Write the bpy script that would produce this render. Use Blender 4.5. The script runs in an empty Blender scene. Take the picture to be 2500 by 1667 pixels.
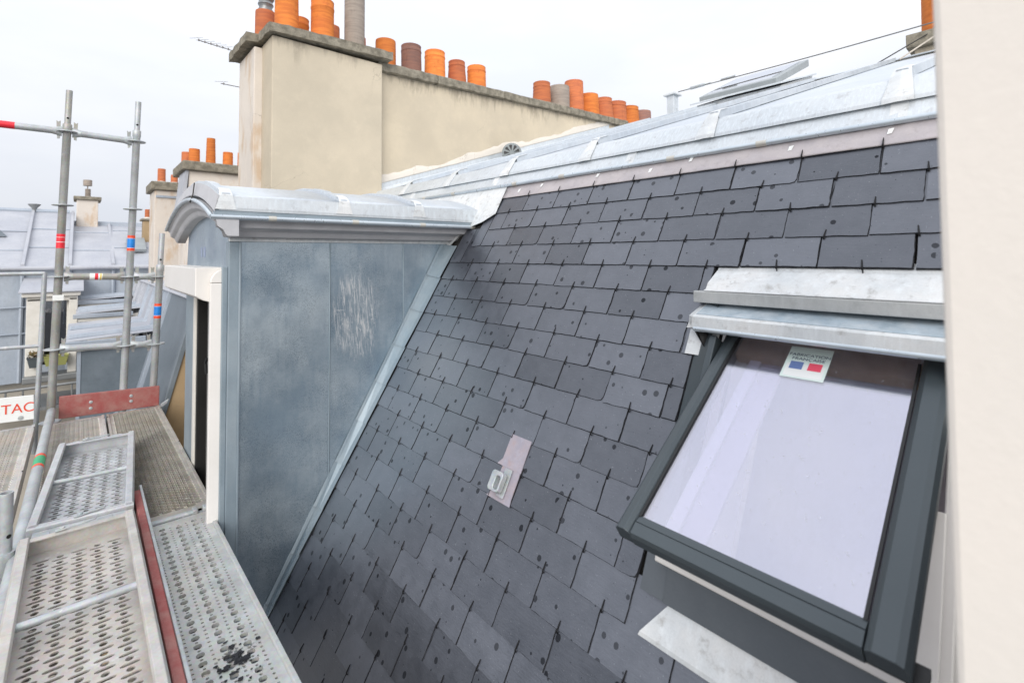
import bpy, bmesh, math, random
from math import sin, cos, pi, radians, sqrt, atan2
from mathutils import Vector, Matrix
random.seed(7)
sc = bpy.context.scene
COL = sc.collection

# ------------------------------------------------------------------ camera
YAW, PITCH, ROLL = 0.7196, 0.0342, -0.0056
fwd = Vector((sin(YAW)*cos(PITCH), cos(YAW)*cos(PITCH), sin(PITCH)))
rgt = Vector((cos(YAW), -sin(YAW), 0)); upv = rgt.cross(fwd)
r_ = cos(ROLL)*rgt + sin(ROLL)*upv; u_ = -sin(ROLL)*rgt + cos(ROLL)*upv
cd = bpy.data.cameras.new('camera'); cam = bpy.data.objects.new('camera', cd); COL.objects.link(cam)
cam.matrix_world = Matrix(((r_.x, u_.x, -fwd.x, 0), (r_.y, u_.y, -fwd.y, 0), (r_.z, u_.z, -fwd.z, 0), (0, 0, 0, 1)))
cd.sensor_width = 36; cd.lens = 36*1191.92/2500; cd.shift_x = 0.00495; cd.shift_y = -0.10046
cd.clip_start = 0.02; cd.clip_end = 3000
cd.dof.use_dof = True; cd.dof.focus_distance = 2.3; cd.dof.aperture_fstop = 3.2
sc.camera = cam

# ------------------------------------------------------------------ sky, sun, exposure
SUN_EL, SUN_AZ = radians(26), radians(220)          # compass: from -X -Y, over the street
sun_dir = Vector((sin(SUN_AZ)*cos(SUN_EL), cos(SUN_AZ)*cos(SUN_EL), sin(SUN_EL)))
w = bpy.data.worlds.new('World'); sc.world = w; w.use_nodes = True
nt = w.node_tree; nt.nodes.clear()
def wn(t, **k):
    n = nt.nodes.new(t)
    for a, b in k.items(): setattr(n, a, b)
    return n
out = wn('ShaderNodeOutputWorld'); bg = wn('ShaderNodeBackground'); bg.inputs['Strength'].default_value = 0.067
sky = wn('ShaderNodeTexSky', sky_type='NISHITA', sun_disc=False, sun_elevation=SUN_EL, sun_rotation=SUN_AZ, air_density=1.0, dust_density=2.0)
tc = wn('ShaderNodeTexCoord'); mp = wn('ShaderNodeMapping'); mp.inputs['Scale'].default_value = (1.0, 1.0, 3.2)
nz = wn('ShaderNodeTexNoise'); nz.inputs['Scale'].default_value = 2.1; nz.inputs['Detail'].default_value = 5; nz.inputs['Roughness'].default_value = .5
rp = wn('ShaderNodeValToRGB'); rp.color_ramp.elements[0].position = .36; rp.color_ramp.elements[1].position = .62
rp.color_ramp.elements[0].color = (6.2, 6.45, 7.1, 1); rp.color_ramp.elements[1].color = (7.0, 7.15, 7.5, 1)
mx = wn('ShaderNodeMix', data_type='RGBA'); mx.inputs[0].default_value = .94
L = nt.links.new
L(tc.outputs['Generated'], mp.inputs[0]); L(mp.outputs[0], nz.inputs['Vector']); L(nz.outputs['Fac'], rp.inputs[0])
sp = wn('ShaderNodeSeparateXYZ'); L(tc.outputs['Generated'], sp.inputs[0])
zc = wn('ShaderNodeMath', operation='MAXIMUM'); zc.inputs[1].default_value = 0; L(sp.outputs[2], zc.inputs[0])
zl = wn('ShaderNodeMath', operation='MULTIPLY_ADD'); L(zc.outputs[0], zl.inputs[0]); zl.inputs[1].default_value = .86; zl.inputs[2].default_value = .91   # overcast dome
vm = wn('ShaderNodeVectorMath', operation='SCALE'); L(rp.outputs[0], vm.inputs[0]); L(zl.outputs[0], vm.inputs['Scale'])
L(sky.outputs[0], mx.inputs[6]); L(vm.outputs[0], mx.inputs[7]); L(mx.outputs[2], bg.inputs['Color']); L(bg.outputs[0], out.inputs[0])
ld = bpy.data.lights.new('sun', 'SUN'); ld.energy = 1.3; ld.angle = radians(45); ld.color = (1, .965, .91)
sun = bpy.data.objects.new('sun', ld); COL.objects.link(sun); sun.location = (-6, -4, 12)
sun.rotation_euler = (-sun_dir).to_track_quat('-Z', 'Y').to_euler()
sc.view_settings.view_transform = 'Standard'; sc.view_settings.look = 'None'
sc.view_settings.exposure = 0.95; sc.view_settings.gamma = 1; sc.view_settings.use_curve_mapping = False
sc.render.engine = 'CYCLES'; sc.cycles.max_bounces = 5; sc.cycles.diffuse_bounces = 3; sc.cycles.glossy_bounces = 3; sc.cycles.use_denoising = True

# ------------------------------------------------------------------ mesh helpers
PW = {}   # world location of parents
class MB:
    def __init__(s): s.v = []; s.f = []; s.s = []
    def add(s, vs, fs, sm=False):
        b = len(s.v); s.v += [Vector(p) for p in vs]
        for f in fs: s.f.append([b+i for i in f]); s.s.append(sm)
    def box(s, x0, x1, y0, y1, z0, z1):
        s.add([(x0,y0,z0),(x1,y0,z0),(x1,y1,z0),(x0,y1,z0),(x0,y0,z1),(x1,y0,z1),(x1,y1,z1),(x0,y1,z1)],
              [(0,3,2,1),(4,5,6,7),(0,1,5,4),(1,2,6,5),(2,3,7,6),(3,0,4,7)]); return s
    def obox(s, c, ax, h):
        c = Vector(c); a = [Vector(k).normalized()*q for k, q in zip(ax, h)]
        P = lambda i, j, k: c + a[0]*i + a[1]*j + a[2]*k
        s.add([P(-1,-1,-1),P(1,-1,-1),P(1,1,-1),P(-1,1,-1),P(-1,-1,1),P(1,-1,1),P(1,1,1),P(-1,1,1)],
              [(0,3,2,1),(4,5,6,7),(0,1,5,4),(1,2,6,5),(2,3,7,6),(3,0,4,7)]); return s
    def extr(s, pts, vec, sm=False):
        pts = [Vector(p) for p in pts]; n = len(pts); vec = Vector(vec)
        s.add(pts+[p+vec for p in pts], [tuple(range(n))[::-1], tuple(range(n, 2*n))]+[(i,(i+1)%n,n+(i+1)%n,n+i) for i in range(n)]); return s
    def tube(s, p0, p1, r, n=14, r2=None, cap=True):
        return s.path([p0, p1], [r, r if r2 is None else r2], n, cap)
    def path(s, pts, r, n=12, cap=True, closed=False):
        pts = [Vector(p) for p in pts]; m = len(pts); rs = r if isinstance(r, (list, tuple)) else [r]*m
        t0 = (pts[1]-pts[0]).normalized(); ref = Vector((0,0,1)) if abs(t0.z) < .9 else Vector((1,0,0))
        a = t0.cross(ref).normalized(); b0 = len(s.v); vs = []
        for i, p in enumerate(pts):
            t = (pts[min(i+1,m-1)]-pts[max(i-1,0)]).normalized()
            a = (a - t*a.dot(t)).normalized(); b = t.cross(a)
            vs += [p + (a*cos(2*pi*k/n) + b*sin(2*pi*k/n))*rs[i] for k in range(n)]
        fs = [(i*n+k, i*n+(k+1)%n, (i+1)*n+(k+1)%n, (i+1)*n+k) for i in range(m-1) for k in range(n)]
        s.add(vs, fs, True)
        if cap:
            s.add(vs[:n], [tuple(range(n))[::-1]]); s.add(vs[-n:], [tuple(range(n))])
        return s
    def lathe(s, prof, c, n=24, ax=None):
        c = Vector(c); A, B, Z = (Vector((1,0,0)), Vector((0,1,0)), Vector((0,0,1)))
        if ax is not None:
            Z = Vector(ax).normalized(); A = Z.cross(Vector((0,0,1)) if abs(Z.z) < .9 else Vector((1,0,0))).normalized(); B = Z.cross(A)
        vs = [c + (A*cos(2*pi*k/n)+B*sin(2*pi*k/n))*r + Z*z for r, z in prof for k in range(n)]
        s.add(vs, [(i*n+k, i*n+(k+1)%n, (i+1)*n+(k+1)%n, (i+1)*n+k) for i in range(len(prof)-1) for k in range(n)], True); return s
    def loft(s, rows, sm=False, closed=False):
        n = len(rows[0]); m = len(rows); q = n if closed else n-1
        s.add([p for r in rows for p in r], [(i*n+k, i*n+(k+1)%n, (i+1)*n+(k+1)%n, (i+1)*n+k) for i in range(m-1) for k in range(q)], sm); return s
    def sweep(s, prof, path, sm=False):
        """prof: closed list of (a,b); path: list of functions (a,b)->point"""
        rows = [[g(a, b) for a, b in prof] for g in path]
        s.loft(rows, sm, True); n = len(prof)
        s.add(rows[0], [tuple(range(n))[::-1]]); s.add(rows[-1], [tuple(range(n))]); return s
    def mesh(s, name, off=Vector((0,0,0))):
        me = bpy.data.meshes.new(name); me.from_pydata([p-off for p in s.v], [], s.f)
        bm = bmesh.new(); bm.from_mesh(me); bmesh.ops.remove_doubles(bm, verts=bm.verts, dist=1e-6)
        bmesh.ops.recalc_face_normals(bm, faces=bm.faces); bm.to_mesh(me); bm.free()
        if any(s.s):
            for p in me.polygons: p.use_smooth = True
            try: me.set_sharp_from_angle(angle=radians(38))
            except Exception: pass
        return me
    def build(s, name, mat, parent=None, bevel=0, solid=0, seg=2):
        xs = [p.x for p in s.v]; ys = [p.y for p in s.v]; zs = [p.z for p in s.v]
        c = Vector(((min(xs)+max(xs))/2, (min(ys)+max(ys))/2, min(zs)))
        me = s.mesh(name, c); me.materials.append(mat)
        o = bpy.data.objects.new(name, me); COL.objects.link(o); o.location = c; PW[o.name] = c.copy()
        if parent is not None:
            o.parent = parent; o.matrix_parent_inverse = Matrix.Translation(-PW[parent.name])
        if solid:
            m = o.modifiers.new('thick', 'SOLIDIFY'); m.thickness = solid; m.offset = 0
        if bevel:
            m = o.modifiers.new('bevel', 'BEVEL'); m.width = bevel; m.segments = seg; m.limit_method = 'ANGLE'; m.angle_limit = radians(40)
        return o
def thing(name, label, cat, loc, group=None):
    o = bpy.data.objects.new(name, None); COL.objects.link(o); o.location = loc; o.empty_display_size = .1
    PW[o.name] = Vector(loc); return tag(o, label, cat, group)
def tag(o, label, cat, group=None):
    o['label'] = label; o['category'] = cat
    if group: o['group'] = group
    return o

# ------------------------------------------------------------------ material helpers
class NT:
    def __init__(s, name):
        s.m = bpy.data.materials.new(name); s.m.use_nodes = True; s.t = s.m.node_tree; s.t.nodes.clear()
        s.out = s.n('ShaderNodeOutputMaterial'); s.b = s.n('ShaderNodeBsdfPrincipled'); s.l(s.b.outputs[0], s.out.inputs[0])
        tcn = s.n('ShaderNodeTexCoord'); oi = s.n('ShaderNodeObjectInfo')
        mul = s.math('MULTIPLY', oi.outputs['Random'], 57.0); cmb = s.n('ShaderNodeCombineXYZ')
        for i in range(3): s.l(mul, cmb.inputs[i])
        ad = s.n('ShaderNodeVectorMath', operation='ADD'); s.l(tcn.outputs['Object'], ad.inputs[0]); s.l(cmb.outputs[0], ad.inputs[1])
        s.P = ad.outputs[0]; s.O = tcn.outputs['Object']; s.rand = oi.outputs['Random']
        s.W = s.n('ShaderNodeNewGeometry').outputs['Position']
    def n(s, t, **k):
        q = s.t.nodes.new(t)
        for a, b in k.items(): setattr(q, a, b)
        return q
    def l(s, a, b): s.t.links.new(a, b)
    def set(s, sock, v):
        if hasattr(v, 'is_output') or isinstance(v, bpy.types.NodeSocket): s.l(v, sock)
        else: sock.default_value = v
    def math(s, op, a, b=0.0, clamp=False):
        q = s.n('ShaderNodeMath', operation=op, use_clamp=clamp); s.set(q.inputs[0], a); s.set(q.inputs[1], b); return q.outputs[0]
    def mapv(s, vec, scale=(1,1,1), loc=(0,0,0), rot=(0,0,0)):
        q = s.n('ShaderNodeMapping'); s.l(vec, q.inputs[0]); q.inputs['Scale'].default_value = scale; q.inputs['Location'].default_value = loc; q.inputs['Rotation'].default_value = rot; return q.outputs[0]
    def noise(s, scale, detail=4, rough=.55, vec=None, dist=0):
        q = s.n('ShaderNodeTexNoise'); s.l(vec or s.P, q.inputs['Vector']); q.inputs['Scale'].default_value = scale
        q.inputs['Detail'].default_value = detail; q.inputs['Roughness'].default_value = rough; q.inputs['Distortion'].default_value = dist; return q.outputs['Fac']
    def ramp(s, fac, p0, p1, c0=0., c1=1.):
        q = s.n('ShaderNodeMapRange', interpolation_type='SMOOTHSTEP'); s.l(fac, q.inputs[0]); q.inputs[1].default_value = p0; q.inputs[2].default_value = p1
        q.inputs[3].default_value = c0; q.inputs[4].default_value = c1; return q.outputs[0]
    def mix(s, f, a, b, mode='MIX'):
        q = s.n('ShaderNodeMix', data_type='RGBA', blend_type=mode)
        s.set(q.inputs[0], f)
        for i, v in ((6, a), (7, b)):
            if isinstance(v, tuple): v = v if len(v) == 4 else v+(1,)
            s.set(q.inputs[i], v)
        return q.outputs[2]
    def bump(s, h, dist, strength=1.0, prev=None):
        q = s.n('ShaderNodeBump'); q.inputs['Strength'].default_value = strength; q.inputs['Distance'].default_value = dist; s.l(h, q.inputs['Height'])
        if prev: s.l(prev, q.inputs['Normal'])
        return q.outputs[0]
    def fin(s, col, rough=.6, metal=0., normal=None, spec=.5):
        s.set(s.b.inputs['Base Color'], col if not isinstance(col, tuple) else (col if len(col) == 4 else col+(1,)))
        s.set(s.b.inputs['Roughness'], rough); s.set(s.b.inputs['Metallic'], metal); s.b.inputs['Specular IOR Level'].default_value = spec
        if normal: s.l(normal, s.b.inputs['Normal'])
        return s.m

def plain(name, c, c2=None, scale=8, rough=.6, metal=0, bump=.0006, bscale=120, var=.0, fine=.25, spec=.5):
    t = NT(name); c2 = c2 or tuple(x*.7 for x in c)
    f = t.ramp(t.noise(scale, 6, .62), .3, .72)
    col = t.mix(f, c, c2)
    g = t.noise(bscale, 3, .6)
    col = t.mix(fine, col, t.mix(g, (0.25,)*3, (1.0,)*3), 'MULTIPLY') if fine else col
    if var:
        v2 = t.math('ADD', t.math('MULTIPLY', t.rand, 2*var), 1-var)
        cc = t.n('ShaderNodeCombineXYZ'); [t.l(v2, cc.inputs[i]) for i in range(3)]
        col = t.mix(1.0, col, cc.outputs[0], 'MULTIPLY')
    r = t.math('ADD', t.math('MULTIPLY', g, .18), rough-.09)
    return t.fin(col, r, metal, t.bump(g, bump), spec)

def zinc_mat(name, c, c2, streak=.35, rough=.42, metal=.55, dirt=(.42,.41,.40), dirta=.3, patch=3.0, stretch=(7,7,1.2), wave=.014):
    t = NT(name)
    f = t.ramp(t.noise(patch, 7, .65), .3, .72); col = t.mix(f, c, c2)
    st = t.ramp(t.noise(6, 5, .6, t.mapv(t.P, stretch)), .42, .75); col = t.mix(t.math('MULTIPLY', st, streak), col, tuple(min(1, x*1.35) for x in c))
    sp = t.ramp(t.noise(26, 6, .7), .52, .75); col = t.mix(t.math('MULTIPLY', sp, dirta), col, dirt)
    g = t.noise(240, 2, .6); col = t.mix(.25, col, t.mix(g, (.35,)*3, (1,)*3), 'MULTIPLY')
    wv = t.noise(2.6, 2, .5)
    n = t.bump(wv, wave, .55); n = t.bump(t.noise(38, 3, .5), .0009, .5, n); n = t.bump(g, .0002, .6, n)
    r = t.math('ADD', t.math('MULTIPLY', f, .16), rough-.06)
    return t.fin(col, r, metal, n)

def slate_mat():
    t = NT('slate')
    v2 = t.math('ADD', t.math('MULTIPLY', t.rand, .5), .75)
    f = t.noise(14, 7, .65)
    col = t.mix(t.ramp(f, .3, .7), (.027,.030,.039), (.051,.055,.068))
    cc = t.n('ShaderNodeCombineXYZ'); [t.l(v2, cc.inputs[i]) for i in range(3)]
    col = t.mix(1.0, col, cc.outputs[0], 'MULTIPLY')
    # pale scuffs
    sc1 = t.ramp(t.noise(9, 8, .75, t.mapv(t.P, (3.5, 1.0, 1), rot=(0,0,.6)), 1.2), .6, .78)
    col = t.mix(t.math('MULTIPLY', sc1, .42), col, (.17,.19,.215))
    dot = t.ramp(t.noise(210, 1, .5), .72, .8); col = t.mix(t.math('MULTIPLY', dot, .5), col, (.40,.41,.43))
    # round dark damp spots
    vo = t.n('ShaderNodeTexVoronoi', voronoi_dimensions='2D', feature='F1'); t.l(t.mapv(t.P, (25, 23, 1)), vo.inputs['Vector']); vo.inputs['Scale'].default_value = 1; vo.inputs['Randomness'].default_value = 1
    sep = t.n('ShaderNodeSeparateColor'); t.l(vo.outputs['Color'], sep.inputs[0])
    rad = t.ramp(sep.outputs[0], .74, 1.04, 0.02, .25)
    dd = t.math('ADD', vo.outputs['Distance'], t.math('MULTIPLY', t.math('SUBTRACT', t.noise(60, 2), .5), .06))
    spot = t.math('LESS_THAN', dd, rad)
    col = t.mix(t.math('MULTIPLY', spot, .85), col, (.012,.013,.016))
    ln = t.noise(30, 6, .6, t.mapv(t.P, (1.0, 5, 1), rot=(0,0,.25)))
    n = t.bump(ln, .0012, .5); n = t.bump(t.noise(170, 4, .6), .0008, .6, n); n = t.bump(t.noise(7, 3, .5), .003, .5, n)
    r = t.math('ADD', t.math('ADD', t.math('MULTIPLY', f, .26), .20), t.math('MULTIPLY', t.rand, .12))
    m = t.fin(col, r, 0, n, .5); t.b.inputs['IOR'].default_value = 2.0
    t.l(t.math('SUBTRACT', t.math('ADD', t.math('MULTIPLY', t.rand, .26), .48), t.math('MULTIPLY', spot, .42)), t.b.inputs['Specular IOR Level']); t.b.inputs['Specular Tint'].default_value = (.90, .945, 1.03, 1)
    return m

def cheek_mat(scribble=False):
    t = NT('weathered_zinc_chalked' if scribble else 'weathered_zinc')
    f = t.ramp(t.noise(2.3, 8, .68), .32, .7); col = t.mix(f, (.30,.385,.455), (.55,.62,.655))
    st = t.ramp(t.noise(5, 6, .65, t.mapv(t.P, (6, 1, 1.0))), .45, .8); col = t.mix(t.math('MULTIPLY', st, .45), col, (.22,.31,.40))
    s2 = t.ramp(t.noise(11, 8, .8, None, 1.5), .55, .8); col = t.mix(t.math('MULTIPLY', s2, .45), col, (.50,.57,.63))
    g = t.noise(330, 2, .7); gm = t.ramp(t.noise(6, 5, .6), .35, .65, .15, .75)
    col = t.mix(t.math('MULTIPLY', t.ramp(g, .48, .66), gm), col, (.16,.20,.25))
    if scribble:   # rubbed chalk: bunches of near vertical strokes
        m = t.mapv(t.O, (1, 1, 1), (-.02, 0, -.91), (0, .10, 0))
        d = t.n('ShaderNodeVectorMath', operation='LENGTH'); t.l(t.mapv(m, (7.2, 0, 4.0)), d.inputs[0])
        dn = t.math('ADD', d.outputs['Value'], t.math('MULTIPLY', t.math('SUBTRACT', t.noise(14, 5, .7, t.mapv(t.O, (2, 1, .5))), .5), 1.5))
        msk = t.ramp(dn, .55, 1.05, 1., 0.)
        stx = t.ramp(t.noise(4, 5, .75, t.mapv(m, (30, 1, 2.2), (3, 0, 1)), .6), .47, .60)
        col = t.mix(t.math('MULTIPLY', t.math('MULTIPLY', msk, stx), .85), col, (.90,.90,.88))
        bl = t.ramp(t.noise(26, 4, .6, None, 2), .58, .7); col = t.mix(t.math('MULTIPLY', t.math('MULTIPLY', msk, bl), .7), col, (.92,.91,.88))
    n = t.bump(t.noise(1.9, 2, .5), .032, .55); n = t.bump(g, .0002, .5, n)
    return t.fin(col, t.math('ADD', t.math('MULTIPLY', f, .14), .33), .88, n)

def render_mat(name, c, c2, stain_z=None, stain_slope=0., stain=(.12,.10,.08), ochre=None):
    t = NT(name)
    f = t.ramp(t.noise(2.2, 8, .62), .3, .72); col = t.mix(f, c, c2)
    s2 = t.ramp(t.noise(7, 7, .7), .5, .78); col = t.mix(t.math('MULTIPLY', s2, .22), col, tuple(x*1.25 for x in c))
    if ochre:
        oc = t.ramp(t.noise(3.4, 6, .6, t.mapv(t.P, (2, 2, .8))), .5, .68); col = t.mix(t.math('MULTIPLY', oc, .55), col, ochre)
    if stain_z is not None:   # rain streaks running down from the coping
        sx = t.n('ShaderNodeSeparateXYZ'); t.l(t.W, sx.inputs[0])
        h = t.math('SUBTRACT', t.math('ADD', t.math('MULTIPLY', sx.outputs[0], stain_slope), stain_z), sx.outputs[2])
        w1 = t.noise(2.0, 6, .7, t.mapv(t.W, (2.6, 1, .22))); ln = t.ramp(w1, .36, .78, .015, .34)
        k = t.math('SUBTRACT', 1.0, t.math('DIVIDE', h, ln), True)
        k2 = t.math('MULTIPLY', k, t.ramp(t.noise(9, 6, .7, t.mapv(t.W, (2.2, 1, .6))), .38, .62, .06, .62))
        col = t.mix(k2, col, stain)
    vo = t.n('ShaderNodeTexVoronoi', feature='DISTANCE_TO_EDGE'); dv = t.n('ShaderNodeVectorMath', operation='ADD'); nn = t.n('ShaderNodeTexNoise'); nn.inputs['Scale'].default_value = 4; nn.inputs['Detail'].default_value = 6
    t.l(t.P, nn.inputs['Vector']); sc_ = t.n('ShaderNodeVectorMath', operation='SCALE'); t.l(nn.outputs['Color'], sc_.inputs[0]); sc_.inputs['Scale'].default_value = .55; t.l(t.P, dv.inputs[0]); t.l(sc_.outputs[0], dv.inputs[1]); t.l(dv.outputs[0], vo.inputs['Vector']); vo.inputs['Scale'].default_value = 1.6
    ck = t.math('MULTIPLY', t.ramp(vo.outputs['Distance'], .0, .006, 1., 0.), t.ramp(t.noise(1.7, 2, .5), .5, .62)); col = t.mix(t.math('MULTIPLY', ck, .45), col, (.25,.21,.16))
    pt = t.ramp(t.noise(1.1, 3, .4, None, .8), .56, .60); col = t.mix(t.math('MULTIPLY', pt, .16), col, tuple(x*.8 for x in c2))
    g = t.noise(150, 4, .7); col = t.mix(.22, col, t.mix(g, (.35,)*3, (1,)*3), 'MULTIPLY')
    n = t.bump(t.noise(26, 5, .6), .004, .5); n = t.bump(g, .0012, .7, n)
    return t.fin(col, .92, 0, n, .25)

def galv_mat(name, c=(.46,.47,.47), warm=(.40,.36,.31), warma=.5, tar=False, rough=.5, dark=.35):
    t = NT(name)
    col = t.mix(t.ramp(t.noise(9, 6, .6), .3, .7), c, tuple(x*.74 for x in c))
    col = t.mix(t.math('MULTIPLY', t.ramp(t.noise(5, 7, .7), .42, .68), warma), col, warm)
    sp = t.n('ShaderNodeTexVoronoi'); t.l(t.P, sp.inputs['Vector']); sp.inputs['Scale'].default_value = 120
    col = t.mix(.12, col, sp.outputs['Color'], 'SOFT_LIGHT')
    wp = t.ramp(t.noise(17, 6, .65), .635, .70); col = t.mix(t.math('MULTIPLY', wp, .6), col, (.72,.70,.67))
    dk = t.ramp(t.noise(31, 6, .7), .6, .8); col = t.mix(t.math('MULTIPLY', dk, dark), col, (.13,.12,.11))
    if tar:
        m = t.mapv(t.W, (9.0, 6.5, 0), (-9.0*.365, -6.5*1.60, 0)); d = t.n('ShaderNodeVectorMath', operation='LENGTH'); t.l(m, d.inputs[0])
        q = t.math('ADD', d.outputs['Value'], t.math('MULTIPLY', t.math('SUBTRACT', t.noise(22, 8, .72), .5), 3.2))
        col = t.mix(t.ramp(q, .10, .18, .8, 0.), col, (.03,.031,.036))
    g = t.noise(200, 3, .6)
    n = t.bump(t.noise(12, 3, .5), .003, .5); n = t.bump(g, .0004, .6, n)
    return t.fin(col, t.math('ADD', t.math('MULTIPLY', g, .2), rough-.1), .35, n)

def terracotta(name, c, c2, soot=.4):
    t = NT(name)
    band = t.noise(5, 4, .6, t.mapv(t.P, (1.2, 1.2, 9)))
    col = t.mix(t.ramp(band, .3, .7), c, c2)
    s2 = t.ramp(t.noise(13, 7, .7, t.mapv(t.P, (1, 1, .5))), .55, .78); col = t.mix(t.math('MULTIPLY', s2, soot), col, tuple(x*.35 for x in c2))
    v2 = t.math('ADD', t.math('MULTIPLY', t.rand, .4), .8); cc = t.n('ShaderNodeCombineXYZ'); [t.l(v2, cc.inputs[i]) for i in range(3)]
    col = t.mix(1.0, col, cc.outputs[0], 'MULTIPLY')
    g = t.noise(110, 4, .6); n = t.bump(band, .004, .5); n = t.bump(g, .0009, .6, n)
    return t.fin(col, .8, 0, n, .3)

M = {}
M['slate'] = slate_mat()
M['slate_edge'] = plain('broken_slate_edge', (.055,.057,.064), (.022,.023,.027), 90, .9, 0, .003, 300, fine=.5, spec=.15)
M['hook'] = plain('hook_wire', (.012,.012,.014), rough=.45, metal=.3, fine=0)
M['board'] = plain('roof_boarding', (.03,.028,.026), rough=.9)
M['lead'] = zinc_mat('lead_sheet', (.46,.425,.44), (.58,.53,.525), .3, .5, .25, (.30,.26,.25), .5, 7, (6, 3, 6))
M['lead_rust'] = zinc_mat('stained_lead', (.37,.35,.41), (.44,.37,.39), .4, .55, .2, (.50,.24,.10), .38, 22, (6, 6, 6))
M['zinc'] = zinc_mat('new_zinc', (.53,.58,.63), (.64,.675,.705), .45, .42, .4, (.45,.46,.47), .35)
M['zinc_side'] = zinc_mat('zinc_edge_strip', (.59,.635,.67), (.70,.73,.75), .6, .42, .3, (.40,.40,.40), .6, 3.5, (9, 22, 1.3), .004)
M['zinc_white'] = zinc_mat('oxidised_zinc', (.66,.69,.705), (.79,.79,.78), .5, .5, .15, (.40,.39,.37), .8, 7)
M['zinc_trim'] = zinc_mat('zinc_trim', (.26,.325,.375), (.36,.42,.46), .3, .5, .35, (.33,.36,.38), .3)
M['zinc_bar'] = zinc_mat('mottled_zinc_bar', (.46,.475,.475), (.58,.585,.575), .4, .5, .25, (.33,.34,.33), .5, 8)
M['hood_blue'] = zinc_mat('blue_stained_zinc', (.36,.45,.52), (.60,.66,.70), .6, .45, .3, (.22,.31,.38), .6, 14, (3, 3, 9))
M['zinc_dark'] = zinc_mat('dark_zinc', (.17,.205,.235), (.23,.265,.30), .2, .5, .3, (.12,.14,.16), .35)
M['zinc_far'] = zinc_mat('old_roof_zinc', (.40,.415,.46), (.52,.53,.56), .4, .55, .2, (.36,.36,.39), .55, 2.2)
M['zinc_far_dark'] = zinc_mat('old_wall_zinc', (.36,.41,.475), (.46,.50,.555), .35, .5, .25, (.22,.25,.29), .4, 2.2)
M['bead'] = plain('polished_zinc_bead', (.62,.68,.72), (.52,.58,.63), 10, .30, .6, .00004, 60, fine=.06)
M['clip'] = plain('zinc_clip', (.66,.64,.58), (.55,.53,.48), 12, .5, .3)
M['cheek'] = cheek_mat(); M['cheek_chalk'] = cheek_mat(True)
M['cornice'] = plain('grey_painted_moulding', (.52,.52,.54), (.45,.45,.47), 9, .65, 0, .0012, 60, fine=.15)
M['white_pvc'] = plain('white_plastic', (.82,.79,.755), (.77,.74,.70), 4, .38, 0, .0002, 60, fine=.05)
M['white_paint'] = plain('white_paint', (.78,.755,.70), (.66,.63,.57), 6, .6, fine=.12)
M['steel_grey'] = plain('brushed_metal', (.32,.33,.33), (.26,.27,.27), 6, .4, .5)
M['door_grey'] = plain('grey_door', (.13,.13,.122), (.10,.10,.095), 5, .45, .2)
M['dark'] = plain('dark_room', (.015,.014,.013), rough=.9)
M['frame_grey'] = plain('anthracite_aluminium', (.060,.076,.086), (.070,.086,.096), 3, .36, .25, .0002, 200, fine=.08)
M['frame_black'] = plain('black_seal_and_shade', (.012,.013,.014), rough=.5)
M['apron'] = plain('grey_lacquered_apron', (.125,.14,.155), (.105,.12,.135), 5, .45, .2, .0004, fine=.12)
M['lining'] = plain('pine_lining', (.66,.60,.60), (.60,.54,.55), 4, .6)
M['room'] = plain('room_plaster', (.50,.46,.50), (.44,.41,.46), 3, .8)
M['timber'] = plain('varnished_timber', (.60,.36,.13), (.46,.26,.09), 9, .5)
M['render'] = render_mat('beige_render', (.66,.57,.43), (.57,.495,.38), 1.600, .035)
M['render_block'] = render_mat('beige_render_stack', (.63,.55,.425), (.54,.475,.37), 1.680, .035)
M['plaster'] = render_mat('old_plaster', (.76,.69,.61), (.66,.60,.54), None, 0, ochre=(.55,.36,.19))
M['mortar'] = render_mat('white_mortar', (.74,.69,.62), (.66,.61,.54))
M['tan'] = render_mat('tan_render', (.44,.32,.19), (.36,.26,.15))
M['pillar'] = plain('cream_render', (.80,.745,.685), (.765,.72,.665), 2.2, .9, 0, .0005, 90, fine=.05, spec=.2)
M['coping'] = plain('lichen_concrete', (.40,.36,.285), (.20,.18,.14), 16, .95, 0, .006, 70, fine=.6, spec=.2)
M['facade'] = render_mat('facade_render', (.62,.57,.49), (.54,.50,.43))
M['street'] = plain('asphalt', (.055,.055,.057), (.04,.04,.042), 1.5, .9)
M['pot1'] = terracotta('orange_terracotta', (.74,.235,.05), (.58,.16,.04), .6)
M['pot2'] = terracotta('red_terracotta', (.58,.18,.07), (.44,.135,.065), .6)
M['pot3'] = terracotta('sooty_terracotta', (.30,.15,.11), (.22,.12,.10), .5)
M['pot4'] = terracotta('grey_cement_pot', (.33,.28,.235), (.25,.21,.18), .5)
M['galv'] = galv_mat('galvanised_tube', (.50,.53,.545), (.40,.385,.35), .35)
M['galv_old'] = galv_mat('weathered_tube', (.42,.43,.415), (.38,.335,.26), .6)
M['galv_light'] = galv_mat('bright_galvanised', (.52,.55,.57), (.48,.46,.43), .3)
M['deck_grey'] = galv_mat('galvanised_deck', (.55,.57,.56), (.50,.455,.40), .5, True, .48)
M['deck_tan'] = galv_mat('dusty_deck', (.47,.445,.40), (.40,.35,.28), .6)
M['deck_pale'] = galv_mat('pale_deck', (.60,.58,.55), (.55,.48,.42), .7)
M['deck_blue'] = galv_mat('cool_deck', (.58,.60,.62), (.52,.485,.46), .45)
M['red_wood'] = plain('red_painted_wood', (.36,.085,.08), (.40,.19,.165), 14, .75, 0, .002, 90, fine=.3)
M['st_red'] = plain('red_label', (.80,.025,.04), (.76,.03,.05), 20, .4, fine=0)
M['st_orange'] = plain('orange_label', (.82,.08,.025), (.76,.07,.03), 20, .4, fine=0)
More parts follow.
